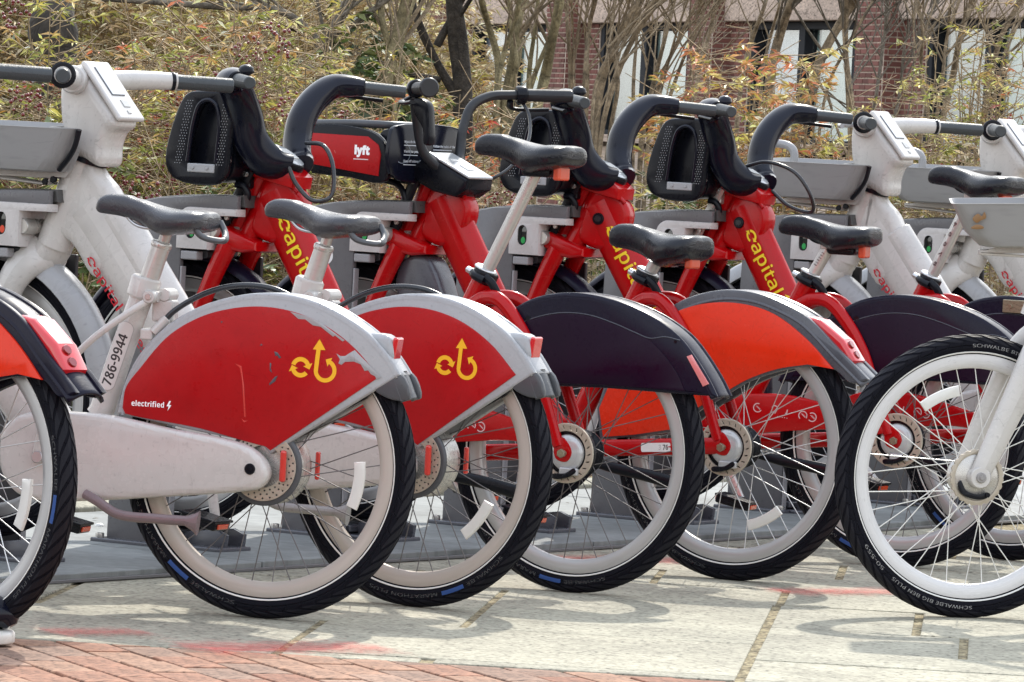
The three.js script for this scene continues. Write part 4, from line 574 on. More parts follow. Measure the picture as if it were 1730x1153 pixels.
for (let k = 2; k <= 8; k++) {
  const p = rowAt(k), d = thing('bicycle_dock', dockLabels[k - 2], 'bicycle dock', 'grey docks of the bicycle row'); d.position.copy(p); d.rotation.y = -R(DOCK_TURN);
  for (const s of [1, -1]) M(d, 'side_plate', memo('dkp' + s, () => extr(dockSide, s > 0 ? 0.072 : -0.09, s > 0 ? 0.09 : -0.072, 0.003)), mat.dock);
  M(d, 'top_cover', memo('dkt', () => { const o = spline([[-0.404, 0.866], [-0.35, 0.88], [-0.298, 0.889], [-0.18, 0.9], [-0.055, 0.903]], 5, false), i = o.slice().reverse().map((q) => V(q.x + 0.006, q.y - 0.03)); return extr([...o, ...i], -0.07, 0.07, 0.003); }), mat.dockTop);
  M(d, 'edge_trim', memo('dke', () => join([box(0.006, 0.7, 0.02, -0.221, 0.37, 0.081, 0.002), box(0.006, 0.7, 0.02, -0.221, 0.37, -0.081, 0.002), box(0.05, 0.022, 0.03, -0.2, 0.748, 0.076, 0.004)])), mat.dockEdge);
  M(d, 'inner_back', memo('dkb', () => join([box(0.07, 0.02, 0.13, -0.195, 0.752, 0, 0.004), box(0.14, 0.6, 0.012, -0.155, 0.45, -0.066, 0.004)])), mat.dockIn);
  const bx = M(d, 'latch_box', memo('dkx', () => { const o = [V(-0.238, 0.764), V(-0.238, 0.83), ...arcPts(-0.2, 0.83, 0.038, 180, 90, 8), V(-0.06, 0.868), V(-0.06, 0.85), V(-0.142, 0.848), V(-0.142, 0.764)]; return join([extr(o, 0.05, 0.095, 0.004, [slotPts(-0.195, 0.817, 0.0185, 0.062).reverse()]), extr(o, -0.095, -0.05, 0.004), box(0.09, 0.09, 0.1, -0.19, 0.815, 0, 0.004)]); }), mat.dockWhite);
  M(bx, 'lamp_window', memo('dkw', () => extr(slotPts(-0.195, 0.817, 0.0184, 0.0615), 0.05, 0.086, 0.001)), mat.glass);
  M(bx, 'lamp', memo('dkl', () => { const g = new THREE.SphereGeometry(0.009, 14, 10); g.scale(0.75, 1, 0.4); g.translate(-0.197, 0.803, 0.086); return g; }), k === 2 ? mat.ledRed : mat.led);
  M(d, 'latch_pin', memo('dkpin', () => join([rod(V(-0.14, 0.812, 0.03), V(-0.14, 0.812, 0.085), 0.019, 0.019, 20), rod(V(-0.15, 0.812, 0.0), V(-0.1, 0.805, 0.02), 0.02, 0.02, 16)])), mat.alu);
  const lb = M(d, 'number_disc', memo('dkn', () => { const g = new THREE.CircleGeometry(0.024, 32); g.translate(-0.312, 0.748, 0.0912); return g; }), numTex('0' + (k + 2))); lb.castShadow = false;
  M(d, 'base_foot', memo('dkf', () => join([box(0.24, 0.012, 0.25, -0.315, 0.026, 0, 0.004), box(0.2, 0.02, 0.13, -0.31, 0.045, 0, 0.006), box(0.13, 0.012, 0.14, -0.13, 0.026, 0.02, 0.004), extr([V(-0.2, 0.025), V(-0.08, 0.025), V(-0.075, 0.062), V(-0.11, 0.075), V(-0.2, 0.062)], 0.03, 0.045, 0.004), extr([V(-0.2, 0.025), V(-0.08, 0.025), V(-0.075, 0.062), V(-0.11, 0.075), V(-0.2, 0.062)], -0.045, -0.03, 0.004)])), mat.fenderEdge);
  for (const [x, z] of [[-0.215, 0.11], [-0.215, -0.11], [-0.415, 0.11], [-0.415, -0.11]]) M(d, 'anchor_bolt', memo('dka' + x + z, () => rod(V(x, 0.03, z), V(x, 0.044, z), 0.011, 0.011, 6)), mat.alu);
}
// ---------- ground, pavement, building ----------
const tStone = dataTex(1024, (u, v) => { const a = fbm(u, v, 8), b = fbm(u + 0.5, v, 120, 3), k = 0.83 + 0.22 * (a - 0.5) + 0.3 * (b - 0.5) - (b < 0.28 ? 0.14 : 0); return [k, k * 0.985, k * 0.93]; }, true, 0.9);
const tStoneB = dataTex(512, (u, v) => 0.55 * fbm(u, v, 90, 3) + 0.45 * fbm(u, v, 14, 3), false, 1.4);
const tGrit = dataTex(512, (u, v) => { const b = fbm(u, v, 90, 3), c = fbm(u + 0.3, v, 26, 3), k = 0.8 + 0.9 * (b - 0.5) + 0.5 * (c - 0.5); return [k, k * 0.96, k * 0.86]; }, true, 1.6);
const tSoil = dataTex(512, (u, v) => { const a = fbm(u, v, 10), b = fbm(u, v + 0.3, 70, 3), k = 0.45 + 0.5 * (a - 0.5) + 0.5 * (b - 0.5); return [k * 0.95, k * 0.78, k * 0.55]; }, true, 0.7);
const tPlate = dataTex(512, (u, v) => { const a = fbm(u, v, 5), b = fbm(u, v, 60, 2), s = fbm(u * 1, v + 0.7, 16, 3), k = 0.8 + 0.25 * (a - 0.5) + 0.1 * (b - 0.5) - (s > 0.62 ? 0.05 : 0); return [k * 0.98, k, k]; }, true, 0.8);
const stoneM = (r, g, b) => new THREE.MeshStandardMaterial({ color: C(r, g, b), roughness: 0.85, map: tStone, bumpMap: tStoneB, bumpScale: 0.007 });
const stones = [stoneM(0.5, 0.49, 0.43), stoneM(0.475, 0.465, 0.41), stoneM(0.525, 0.51, 0.445)];
const soil = new THREE.MeshStandardMaterial({ color: C(0.2, 0.165, 0.12), roughness: 1, map: tSoil, bumpMap: tSoil, bumpScale: 0.02 });
function planar(g) { const p = g.attributes.position, u = new Float32Array(p.count * 2); for (let i = 0; i < p.count; i++) { u[2 * i] = p.getX(i); u[2 * i + 1] = -p.getZ(i); } g.setAttribute('uv', new THREE.BufferAttribute(u, 2)); return g; }
{ const g = new THREE.PlaneGeometry(500, 500); g.rotateX(-Math.PI / 2); planar(g); const m = M(scene, 'ground', g, soil); m.position.set(0, -0.06, -180); struct(m, 'brown leafy earth behind the docks'); }
// stone pavement: axes turned 4.8 degrees, origin at the brick edge
const PA = R(4.8), pave = struct(new THREE.Group()); pave.name = 'stone_pavement'; pave.position.set(0, 0, -11.66); pave.rotation.y = -PA; scene.add(pave);
const toW = (p, q) => V(p * Math.cos(PA) - q * Math.sin(PA), 0, -11.66 + p * Math.sin(PA) + q * Math.cos(PA));
const sand = new THREE.MeshStandardMaterial({ color: C(0.4, 0.36, 0.27), roughness: 1, map: tGrit, bumpMap: tStoneB, bumpScale: 0.008 });
{ const g = new THREE.PlaneGeometry(9, 6.4); g.rotateX(-Math.PI / 2); g.translate(0.4, -0.005, -3.2); planar(g); M(pave, 'joint_sand', g, sand); }
const slabs = [];
const J = 0.02, T = 0.007; // wide sandy joints across, hairline joints along
function slab(p0, p1, q0, q1, jl = J, jr = J) { slabs.push([p0 + jl / 2, p1 - jr / 2, q0 + T / 2, q1 - T / 2]); }
slab(-2.3, -1.42, -0.86, 0); slab(-1.42, -0.455, -0.86, 0, J, J); slab(-0.455, 0.5, -0.86, -0.09, J, J); slab(-0.455, -0.145, -0.09, 0, J, 0.03); slab(-0.145, 0.5, -0.09, 0, 0.03, J);
slab(0.5, 1.62, -0.5, 0, J); slab(0.5, 1.62, -0.8, -0.5, J); slab(0.5, 0.95, -1.35, -0.8); slab(0.95, 2.1, -1.35, -0.8); slab(1.62, 2.6, -0.8, 0);
slab(-2.4, -1.1, -1.98, -0.86); slab(-1.1, -0.15, -1.98, -0.86); slab(-0.15, 0.5, -1.98, -0.86); slab(0.5, 0.84, -1.98, -1.35); slab(0.84, 2.2, -1.98, -1.35);
for (const [q0, q1, js] of [[-2.43, -1.98, [-2.4, -1.4, -0.4, 0.505, 1.3, 2.4]], [-2.88, -2.43, [-2.2, -0.9, 0.174, 1.02, 2.0, 2.8]], [-3.4, -2.88, [-2.2, -0.4, 0.62, 1.5, 2.6]], [-3.85, -3.4, [-1.6, 0.33, 1.2, 2.3, 3.2]], [-4.4, -3.85, [-1.2, 0.1, 0.9, 1.9, 3.0]], [-5.2, -4.4, [-0.6, 0.6, 1.6, 2.6, 3.6]]]) for (let i = 0; i < js.length - 1; i++) slab(js[i], js[i + 1], q0, q1);
slabs.forEach(([a, b, c, d], i) => { const g = planar((() => { const q = box(b - a, 0.05, d - c, (a + b) / 2 + 0.0, -0.025, (c + d) / 2, 0.0035); return q; })()); const m = M(pave, 'paving_slab', g, stones[i % 3]); m.position.y = -0.0015 * (i % 2); });
// brick pavement in the foreground, courses along the docks' direction
const bp = struct(new THREE.Group()); bp.name = 'brick_pavement'; bp.position.set(0, 0, -11.66); bp.rotation.y = -PA; scene.add(bp);
{
  const brickM = [[0.5, 0.26, 0.19], [0.54, 0.32, 0.24], [0.45, 0.22, 0.16], [0.56, 0.36, 0.29], [0.42, 0.27, 0.22]].map((c) => new THREE.MeshStandardMaterial({ color: C(...c), roughness: 0.9, map: tStone, bumpMap: tStoneB, bumpScale: 0.004 }));
  const g0 = new THREE.PlaneGeometry(7, 2.4); g0.rotateX(-Math.PI / 2); g0.translate(0.4, -0.014, 1.205); planar(g0); M(bp, 'joint_sand', g0, new THREE.MeshStandardMaterial({ color: C(0.2, 0.13, 0.09), roughness: 1, map: tSoil }));
  const a = R(67) - PA, ux = Math.cos(a), uz = Math.sin(a), vx = Math.sin(a), vz = -Math.cos(a); // u along courses, v across
  const brickV = [0, 1, 2].map((i) => planar(box(0.196 - i * 0.002, 0.06, 0.096 - i * 0.001, 0, -0.03, 0, 0.004)));
  let n = 0;
  for (let r = -34; r < 34; r++) for (let k = -16; k < 16; k++) {
    const u = (k + (r & 1 ? 0.5 : 0)) * 0.203, v = r * 0.1025, x = 0.1 + u * ux + v * vx, z = 0.5 + u * uz + v * vz;
    const w = toW(x, z), vis = w.x > -1.35 && w.x < 1.3 && w.z < -10.2; if (!vis || z > 1.5) continue;
    // bricks that meet the stone edge are cut to it
    const hx = 0.098 * Math.abs(uz) + 0.048 * Math.abs(vz); if (z - hx < 0.004 - 0.19) continue;
    let g = brickV[n % 3], m;
    if (z - hx < 0.006) {
      const P = [[-0.098, -0.048], [0.098, -0.048], [0.098, 0.048], [-0.098, 0.048]].map(([p, q]) => [x + p * ux + q * vx, z + p * uz + q * vz]);
      const cut = []; for (let i = 0; i < 4; i++) { const A = P[i], B = P[(i + 1) % 4], ia = A[1] > 0.006, ib = B[1] > 0.006; if (ia) cut.push(A); if (ia !== ib) { const t = (0.006 - A[1]) / (B[1] - A[1]); cut.push([A[0] + t * (B[0] - A[0]), 0.006]); } }
      if (cut.length < 3) continue; const cx = cut.reduce((s, q) => s + q[0], 0) / cut.length, cz = cut.reduce((s, q) => s + q[1], 0) / cut.length;
      g = extr(cut.map(([p, q]) => V(p - cx, -(q - cz))).reverse(), -0.06, 0, 0.003); g.rotateX(-Math.PI / 2); planar(g); m = M(bp, 'brick', g, brickM[Math.floor(rnd() * 5)]); m.position.set(cx, rr(-0.003, 0), cz);
    } else { m = M(bp, 'brick', g, brickM[Math.floor(rnd() * 5)]); m.position.set(x, rr(-0.003, 0.001), z); m.rotation.y = -a + rr(-0.012, 0.012); m.rotation.x = rr(-0.006, 0.006); }
    n++;
  }
}
// faded red survey paint sprayed along the ground
const sprayT = (() => { const n = 256, d = new Uint8Array(n * n * 4); for (let j = 0; j < n; j++) for (let i = 0; i < n; i++) { const u = i / n, v = j / n, e = Math.min(1, 7 * u, 7 * (1 - u)) * Math.exp(-Math.pow((v - 0.5) / 0.26, 2)), o = (j * n + i) * 4; d[o] = 214; d[o + 1] = 60; d[o + 2] = 58; d[o + 3] = 105 * Math.max(0, Math.min(1, e * 1.0 - 0.9 * fbm(u, v, 24, 3) + 0.2)); } const t = new THREE.DataTexture(d, n, n); t.magFilter = THREE.LinearFilter; t.colorSpace = THREE.SRGBColorSpace; t.needsUpdate = true; return t; })();
const sprayM = new THREE.MeshStandardMaterial({ map: sprayT, transparent: true, roughness: 0.9 });
for (const [x0, z0, x1, z1, w] of [[-0.96, -11.86, -0.72, -12.0, 0.34], [-0.68, -11.66, -0.2, -11.94, 0.5], [0.64, -13.91, 1.1, -14.22, 0.4], [0.04, -14.56, 0.5, -14.88, 0.5]]) {
  const g = new THREE.PlaneGeometry(Math.hypot(x1 - x0, z1 - z0), w); g.rotateX(-Math.PI / 2); const m = M(scene, numbered('paint_marking'), g, sprayM); m.position.set((x0 + x1) / 2, 0.0042, (z0 + z1) / 2); m.rotation.y = -Math.atan2(z1 - z0, x1 - x0); m.castShadow = false; struct(m);
}
// low grey platform plates that carry the docks
const plat = struct(new THREE.Group()); plat.name = 'dock_platform'; scene.add(plat);
{
  const nrm = V(-Math.cos(R(DOCK_TURN)), 0, -Math.sin(R(DOCK_TURN))), P0 = V(-0.77, 0, -13.51);
  plat.position.copy(P0); plat.rotation.y = -R(DOCK_TURN); // local z towards the viewer along the row, x back from the front edge
  const pm = new THREE.MeshStandardMaterial({ color: C(0.37, 0.375, 0.37), roughness: 0.75, map: tPlate, bumpMap: tStoneB, bumpScale: 0.0015 });
  for (let k = -3; k < 5; k++) { const g = planar(box(1.2, 0.018, 1.51, -0.6, 0.0125, -k * 1.516 + 0.4, 0.003)); const m = M(plat, 'platform_plate', g, pm); m.position.y = 0.001 * (k & 1); }
  M(plat, 'platform_edge', box(0.006, 0.008, 12.4, 0.004, 0.0045, -1.5, 0.002), mat.dock);
  M(plat, 'kerb', planar(box(0.16, 0.05, 12.4, -1.29, 0.012, -1.5, 0.008)), stones[1]);
  { const g = planar(new THREE.PlaneGeometry(60, 60).rotateX(-Math.PI / 2)); g.translate(-31.36, 0.008, -10); const b = M(scene, 'planting_bed', g, soil); b.position.copy(P0); b.rotation.y = plat.rotation.y; struct(b, 'brown planting bed behind the dock platform'); }
}
for (const [x, z] of [[-1.039, -14.704], [-0.991, -14.782]]) { const m = M(scene, numbered('bolt_cap'), memo('cap', () => { const g = new THREE.SphereGeometry(0.013, 16, 8, 0, 6.3, 0, 1.57); g.scale(1, 0.7, 1); return g; }), mat.white2); m.position.set(x, 0.022, z); m.userData = { label: x < -1.02 ? 'left one of the two white domed bolt caps on the platform' : 'right one of the two white domed bolt caps on the platform', category: 'bolt cap', group: 'white bolt caps on the platform' }; }
// ---- brick building far behind, seen at a grazing angle ----
const bld = thing('brick_building', 'dark red brick building with pale stone band and curtained windows behind the trees', 'building');
{
  const ph = R(16.5), P0 = V((1480 - 865) / 9652 * 65, 0, -65), dir = V(Math.sin(ph), 0, Math.cos(ph));
  bld.position.copy(P0); bld.rotation.y = Math.atan2(-dir.z, dir.x); // local x runs along the facade towards the viewer, local z faces the left
  const mortar = new THREE.MeshStandardMaterial({ color: C(0.85, 0.72, 0.66), roughness: 0.95, map: tStone }), bandM = new THREE.MeshStandardMaterial({ color: C(0.82, 0.66, 0.6), roughness: 0.9, map: tStone, bumpMap: tStoneB, bumpScale: 0.004 });
  const bm = new THREE.MeshStandardMaterial({ color: C(1, 1, 1), roughness: 0.9 }), S = -1; // facade outside is local -z or +z, set by S
  const out = (z) => z; // depth positive = towards the outside
  M(bld, 'wall', join([box(70, 0.95, 0.4, -28, 0.475, out(-0.2), 0.01)]), mortar);
  const bricks = [], bay = 6.17;
  const fr = new THREE.MeshStandardMaterial({ color: C(0.006, 0.008, 0.012), roughness: 0.8 });
  const blind = [paint(0.42, 0.53, 0.49, 0.5, { coat: 0, map: tWear }), paint(0.4, 0.45, 0.53, 0.5, { coat: 0, map: tWear }), paint(0.3, 0.33, 0.31, 0.6, { coat: 0, map: tWear })];
  const paneM = new THREE.MeshPhysicalMaterial({ color: C(0.9, 0.93, 0.93), roughness: 0.04, transmission: 1, thickness: 0 });
  for (let i = -9; i < 2; i++) {
    const c = -0.04 + i * bay; // pier centre
    M(bld, 'brick_pier', join([box(2.3, 3.6, 0.3, c, 0.95 + 0.85, out(-0.15), 0.01), box(0.92, 4.2, 0.3, c, 2.1, out(0.1), 0.01)]), mortar);
    const course = (xa, xb, y, z, r, turned) => { const L = xb - xa; for (let x = -(r & 1 ? 0.1 : 0); x < L; x += 0.2) { const a = Math.max(0, x), b = Math.min(L, x + 0.2); if (b - a > 0.03) bricks.push([xa + (a + b) / 2, y, z, turned, b - a - 0.016]); } };
    for (let r = 0; r < 62; r++) {
      const y = 0.034 + r * 0.0677;
      if (y < 2.54) { course(c - 1.15, c - 0.46, y, out(0.004), r, 0); course(c + 0.46, c + 1.15, y, out(0.004), r, 0); }
      course(c - 0.46, c + 0.46, y, out(0.254), r, 0); course(0, 0.25, y, c + 0.464, r, 1);
    }
    // spandrel band and window of the bay that follows this pier on the near side
    const w0 = c + 1.16, w1 = c + bay - 1.16;
    M(bld, 'stone_band', box(bay - 0.93, 1.9, 0.26, c + bay / 2, 3.52, out(-0.02), 0.015), bandM);
    M(bld, 'window_sill', box(w1 - w0 + 0.1, 0.1, 0.3, (w0 + w1) / 2, 1.06, out(0.02), 0.01), bandM);
    const win = M(bld, 'window', join([box(w1 - w0, 0.09, 0.14, (w0 + w1) / 2, 2.52, out(-0.1), 0.01), box(w1 - w0, 0.06, 0.14, (w0 + w1) / 2, 1.14, out(-0.1), 0.01), ...[w0 + 0.06, (w0 + w1) / 2 - 0.05, w1 - 0.1].map((x, j) => box(j === 1 ? 0.22 : 0.16, 1.42, 0.16, x, 1.83, out(-0.1), 0.01))]), fr);
    M(win, 'window_pane', box((w1 - w0) / 2 - 0.2, 1.36, 0.012, w0 + (w1 - w0) / 4 + 0.02, 1.83, out(-0.12), 0.003), paneM);
    M(win, 'window_blind', box((w1 - w0) / 2 - 0.22, 1.34, 0.01, w0 + (w1 - w0) / 4 + 0.02, 1.83, out(-0.19), 0.003), blind[(i + 20) % 2 ? 1 : 2]);
    M(win, 'window_pane', box((w1 - w0) / 2 - 0.22, 1.36, 0.012, w1 - (w1 - w0) / 4 - 0.02, 1.83, out(-0.12), 0.003), paneM);
    M(win, 'window_blind', box((w1 - w0) / 2 - 0.24, 1.34, 0.01, w1 - (w1 - w0) / 4 - 0.02, 1.83, out(-0.17), 0.003), blind[0]);
  }
  const bg = new THREE.BoxGeometry(1, 0.0495, 0.02), im = new THREE.InstancedMesh(bg, bm, bricks.length), m4 = new THREE.Matrix4(), q = new THREE.Quaternion(), e = new THREE.Euler();
  bricks.forEach(([x, y, z, s, w], i) => { q.setFromEuler(e.set(0, s ? Math.PI / 2 : 0, 0)); m4.compose(s ? V(z, y, x) : V(x, y, z + rr(-0.003, 0.003)), q, V(w, 1, 1)); im.setMatrixAt(i, m4); const k = rr(0.7, 1.25); im.setColorAt(i, C(0.2 * k, 0.08 * k, 0.062 * k)); });
  im.name = 'brick'; im.userData.kind = 'stuff'; im.castShadow = im.receiveShadow = true; bld.add(im);
  M(bld, 'roof_slab', box(70, 0.3, 6, -28, 4.6, out(-2.9), 0.02), bandM); M(bld, 'back_wall', box(70, 4.6, 0.2, -28, 2.3, out(-5.6), 0.02), mortar);
}
// ---------- planting ----------
function leafGeo() { // folded leaflet, 1 unit long
  return [0, 0, 0, 0.4, 0.06, 0.14, 1, -0.05, 0, 0, 0, 0, 1, -0.05, 0, 0.4, 0.06, -0.14];
}
const LB = leafGeo(), v0 = new THREE.Vector3(), qa = new THREE.Quaternion(), ea = new THREE.Euler();
class Leaves {
  constructor() { this.p = []; this.c = []; }
  add(x, y, z, len, yaw, pitch, roll, col, wide = 1) {
    qa.setFromEuler(ea.set(roll, yaw, pitch, 'YZX'));
    for (let i = 0; i < 18; i += 3) { v0.set(LB[i] * len, LB[i + 1] * len, LB[i + 2] * len * wide).applyQuaternion(qa); this.p.push(x + v0.x, y + v0.y, z + v0.z); this.c.push(col[0], col[1], col[2]); }
  }
  geo() { const g = new THREE.BufferGeometry(); g.setAttribute('position', new THREE.Float32BufferAttribute(this.p, 3)); g.setAttribute('color', new THREE.Float32BufferAttribute(this.c, 3)); g.computeVertexNormals(); return g; }
}
const leafM = new THREE.MeshPhysicalMaterial({ vertexColors: true, roughness: 0.6, transmission: 0.35, thickness: 0, side: THREE.DoubleSide });
const dryM = new THREE.MeshStandardMaterial({ vertexColors: true, roughness: 0.9, side: THREE.DoubleSide });
const berryM = new THREE.MeshPhysicalMaterial({ color: C(0.16, 0.008, 0.012), roughness: 0.3, clearcoat: 0.5 });
const barkT = dataTex(256, (u, v) => { const a = fbm(u, v, 12), k = 0.75 + 0.5 * (a - 0.5) + 0.25 * (fbm(u, v, 60, 2) - 0.5); return [k, k * 0.97, k * 0.9]; }, true, 2);
const bark = (r, g, b) => new THREE.MeshStandardMaterial({ color: C(r, g, b), roughness: 0.95, map: barkT, bumpMap: barkT, bumpScale: 0.01 });
const barks = { olive: bark(0.44, 0.39, 0.25), tan: bark(0.5, 0.41, 0.31), dark: bark(0.1, 0.09, 0.085), twig: bark(0.5, 0.4, 0.28), red: bark(0.25, 0.07, 0.06), grey: bark(0.32, 0.29, 0.26) };
const PAL = {
  olive: [[0.2, 0.22, 0.04], [0.34, 0.34, 0.08], [0.1, 0.13, 0.03], [0.46, 0.43, 0.13], [0.4, 0.3, 0.12], [0.26, 0.3, 0.07]],
  yellow: [[0.58, 0.5, 0.13], [0.68, 0.57, 0.24], [0.42, 0.42, 0.1], [0.6, 0.4, 0.16], [0.26, 0.28, 0.06]],
  tan: [[0.56, 0.46, 0.28], [0.46, 0.36, 0.2], [0.68, 0.58, 0.4], [0.34, 0.24, 0.13], [0.42, 0.38, 0.13]],
  rust: [[0.5, 0.24, 0.1], [0.55, 0.42, 0.2], [0.36, 0.32, 0.09], [0.44, 0.14, 0.08], [0.6, 0.46, 0.26]],
  red: [[0.4, 0.07, 0.05], [0.5, 0.17, 0.08], [0.34, 0.12, 0.08], [0.42, 0.3, 0.16], [0.5, 0.3, 0.14]],
  green: [[0.07, 0.11, 0.03], [0.12, 0.17, 0.05], [0.05, 0.08, 0.025], [0.2, 0.22, 0.07]],
};
const pick = (a) => a[Math.floor(rnd() * a.length)];
function berryBall(x, y, z, n, s) { const l = []; for (let i = 0; i < n; i++) { const g = new THREE.OctahedronGeometry(rr(0.0045, 0.0065), 1); const r = Math.cbrt(rnd()) * s, a = rnd() * 6.28, b = Math.acos(rr(-1, 1)); g.translate(x + r * Math.sin(b) * Math.cos(a), y + 1.25 * r * Math.cos(b), z + r * Math.sin(b) * Math.sin(a)); l.push(g); } return l; }
// shrub: many thin upright stems that carry sprays of narrow leaflets, some with berry bunches
function shrub(label, x, z, h, rad, pal, o = {}) {
  const t = thing(o.name || 'berry_shrub', label, o.cat || 'shrub', o.group); t.position.set(x, 0, z); h *= o.kh || 1.1;
  const L = new Leaves(), stems = [], ber = [], n = Math.round((o.stems || 26) * 1.25), len = o.leaf || 0.036, sprays = o.sprays || 16, per = o.per || 9;
  for (let i = 0; i < n; i++) {
    const a = rnd() * 6.28, r0 = rad * 0.35 * Math.sqrt(rnd()), r1 = rad * Math.sqrt(rnd()), H = h * rr(0.62, 1.04) * (1 - 0.22 * (r1 / rad) ** 2);
    const p = [V(r0 * Math.cos(a), 0, r0 * Math.sin(a)), V((r0 + r1) / 2 * Math.cos(a + rr(-0.3, 0.3)), H * 0.4, (r0 + r1) / 2 * Math.sin(a)), V((r0 + 2 * r1) / 3 * Math.cos(a) + rr(-0.05, 0.05), H * 0.72, (r0 + 2 * r1) / 3 * Math.sin(a) + rr(-0.05, 0.05)), V(r1 * Math.cos(a), H, r1 * Math.sin(a))];
    const c = new THREE.CatmullRomCurve3(p), rs = o.stemR || 0.005; stems.push(sweep(c.getPoints(9), (q) => [rs * (1.25 - q), rs * (1.25 - q)], { seg: 5, cap: false }));
    for (let k = 0; k < sprays; k++) {
      const f = (o.bare || 0.12) + (1 - (o.bare || 0.12)) * Math.pow(rnd(), o.top || 0.7), q = c.getPoint(f), ya = rnd() * 6.28, sl = rr(0.06, 0.17) * (o.spread || 1), up = rr(-0.25, 0.6);
      const e = q.clone().add(V(sl * Math.cos(ya), sl * up, sl * Math.sin(ya))); stems.push(sweep([q, e], () => [0.0016, 0.0016], { seg: 3, cap: false })); if (k % 6 === 0 && !o.dry) { const e2 = q.clone().add(V(rr(-0.2, 0.2), rr(-0.05, 0.22), rr(-0.2, 0.2))); stems.push(sweep([q, e2], (t) => [0.003 - 0.0016 * t, 0.003 - 0.0016 * t], { seg: 3, cap: false })); }
      const base = pick(pal), base2 = f > 0.75 && o.tip ? pick(o.tip) : base;
      const pn = rnd() < 0.4 && !o.dry ? 0 : per + Math.floor(rnd() * 5); for (let m = 0; m < pn; m++) {
        const g = m / per, s = q.clone().lerp(e, 0.62 + 0.42 * g), kk = rr(0.45, 1.35), col = (rnd() < 0.7 ? base2 : pick(pal)).map((v) => Math.min(0.85, v * kk * 1.35));
        L.add(s.x, s.y, s.z, len * rr(0.45, 1.35), -ya + rr(-1.3, 1.3), rr(-0.7, 0.6), rr(-1, 1), col, o.wide || 0.9);
      }
    }
    if (rnd() < (o.berries || 0) * 1.5) { const q = c.getPoint(rr(0.5, 0.99)); ber.push(...berryBall(q.x + rr(-0.08, 0.08), q.y - 0.02, q.z + rr(0.0, 0.14), 34, 0.055)); }
  }
  M(t, 'stem', join(stems), o.bark || barks.twig).userData.kind = 'stuff'; M(t, 'foliage', L.geo(), o.dry ? dryM : leafM).userData.kind = 'stuff';
  if (ber.length) M(t, 'berries', join(ber), berryM).userData.kind = 'stuff';
  return t;
}
// hedge in the bed just behind the docks (row direction, a metre behind the platform)
const px = (x, z) => (x - 865) / 9652 * -z;
const hedge = [
  ['olive shrub with dark berry bunches at far left of the hedge', -20, -16.9, 1.36, 0.36, 'olive', 0.5], ['rusty orange-tipped berry shrub beside the large dark trunk', 75, -17.4, 1.22, 0.36, 'rust', 0.45],
  ['olive and gold shrub behind the pale handlebar of the second bicycle', 180, -17.2, 1.33, 0.36, 'olive', 0.4], ['rust and tan leaved shrub left of the upright black rack', 275, -17.9, 1.36, 0.36, 'rust', 0.35],
  ['olive-green shrub with red berries behind the upright black rack', 360, -17.6, 1.3, 0.36, 'olive', 0.35], ['dry straw-coloured shrub behind the faired black handlebar', 445, -18.3, 1.4, 0.38, 'tan', 0.2],
  ['straw-brown shrub with few leaves behind the curved black bar arm', 535, -18.6, 1.36, 0.38, 'tan', 0.12],
];
for (const [l, x, z, h, r, p, b] of hedge) shrub(l, px(x, z), z, h, r, PAL[p], { berries: b, tip: p === 'tan' ? PAL.yellow : p === 'olive' ? PAL.yellow : PAL.red, stems: 34, sprays: 22, per: 10, group: undefined });
shrub('low reddish shrub with orange tips right of the curved black bar arm', px(640, -18.9), -18.9, 1.14, 0.36, PAL.red, { berries: 0.3, stems: 26, sprays: 14 });
shrub('orange-tipped shrub behind the round black bar end', px(755, -19.2), -19.2, 1.24, 0.3, PAL.red, { berries: 0.25, tip: [[0.62, 0.2, 0.07], [0.6, 0.4, 0.08]], stems: 24, sprays: 13 });
shrub('sparse tan shrub behind the raised black saddle', px(870, -19.6), -19.6, 1.1, 0.34, PAL.tan, { berries: 0.2, stems: 16, sprays: 9 });
shrub('dark green low bush between the two faired red bicycles', px(1075, -20.6), -20.6, 0.92, 0.34, PAL.green, { name: 'low_bush', wide: 1.6, leaf: 0.035, stems: 30, sprays: 16 });
shrub('golden shrub with orange tips in front of the left brick pier', px(1235, -21.6), -21.6, 1.45, 0.36, PAL.yellow, { tip: [[0.62, 0.34, 0.14], [0.6, 0.48, 0.2], [0.5, 0.2, 0.1]], stems: 40, sprays: 16, per: 11, top: 0.5, leaf: 0.045, sprays: 24 });
shrub('tan leafy shrub between golden shrub and white basket', px(1330, -21.4), -21.4, 1.3, 0.28, PAL.tan, { berries: 0.2, stems: 20, sprays: 12 });
shrub('yellow-green shrub behind the white handlebar on the right', px(1520, -22.4), -22.4, 1.34, 0.36, PAL.olive, { tip: PAL.yellow, stems: 26, sprays: 14 });
shrub('tall golden shrub with spreading top right of the right brick pier', px(1600, -23), -23, 1.72, 0.3, PAL.yellow, { bare: 0.45, top: 0.5, stems: 22, sprays: 14 });
shrub('rust-red shrub with small leaves at the right edge', px(1700, -23.2), -23.2, 1.6, 0.4, PAL.red, { berries: 0.6, stems: 26, sprays: 12, leaf: 0.03 });
shrub('dull brown shrub behind the white bicycle heads on the right', px(1640, -22), -22, 1.22, 0.4, PAL.tan, { stems: 26, sprays: 12 });
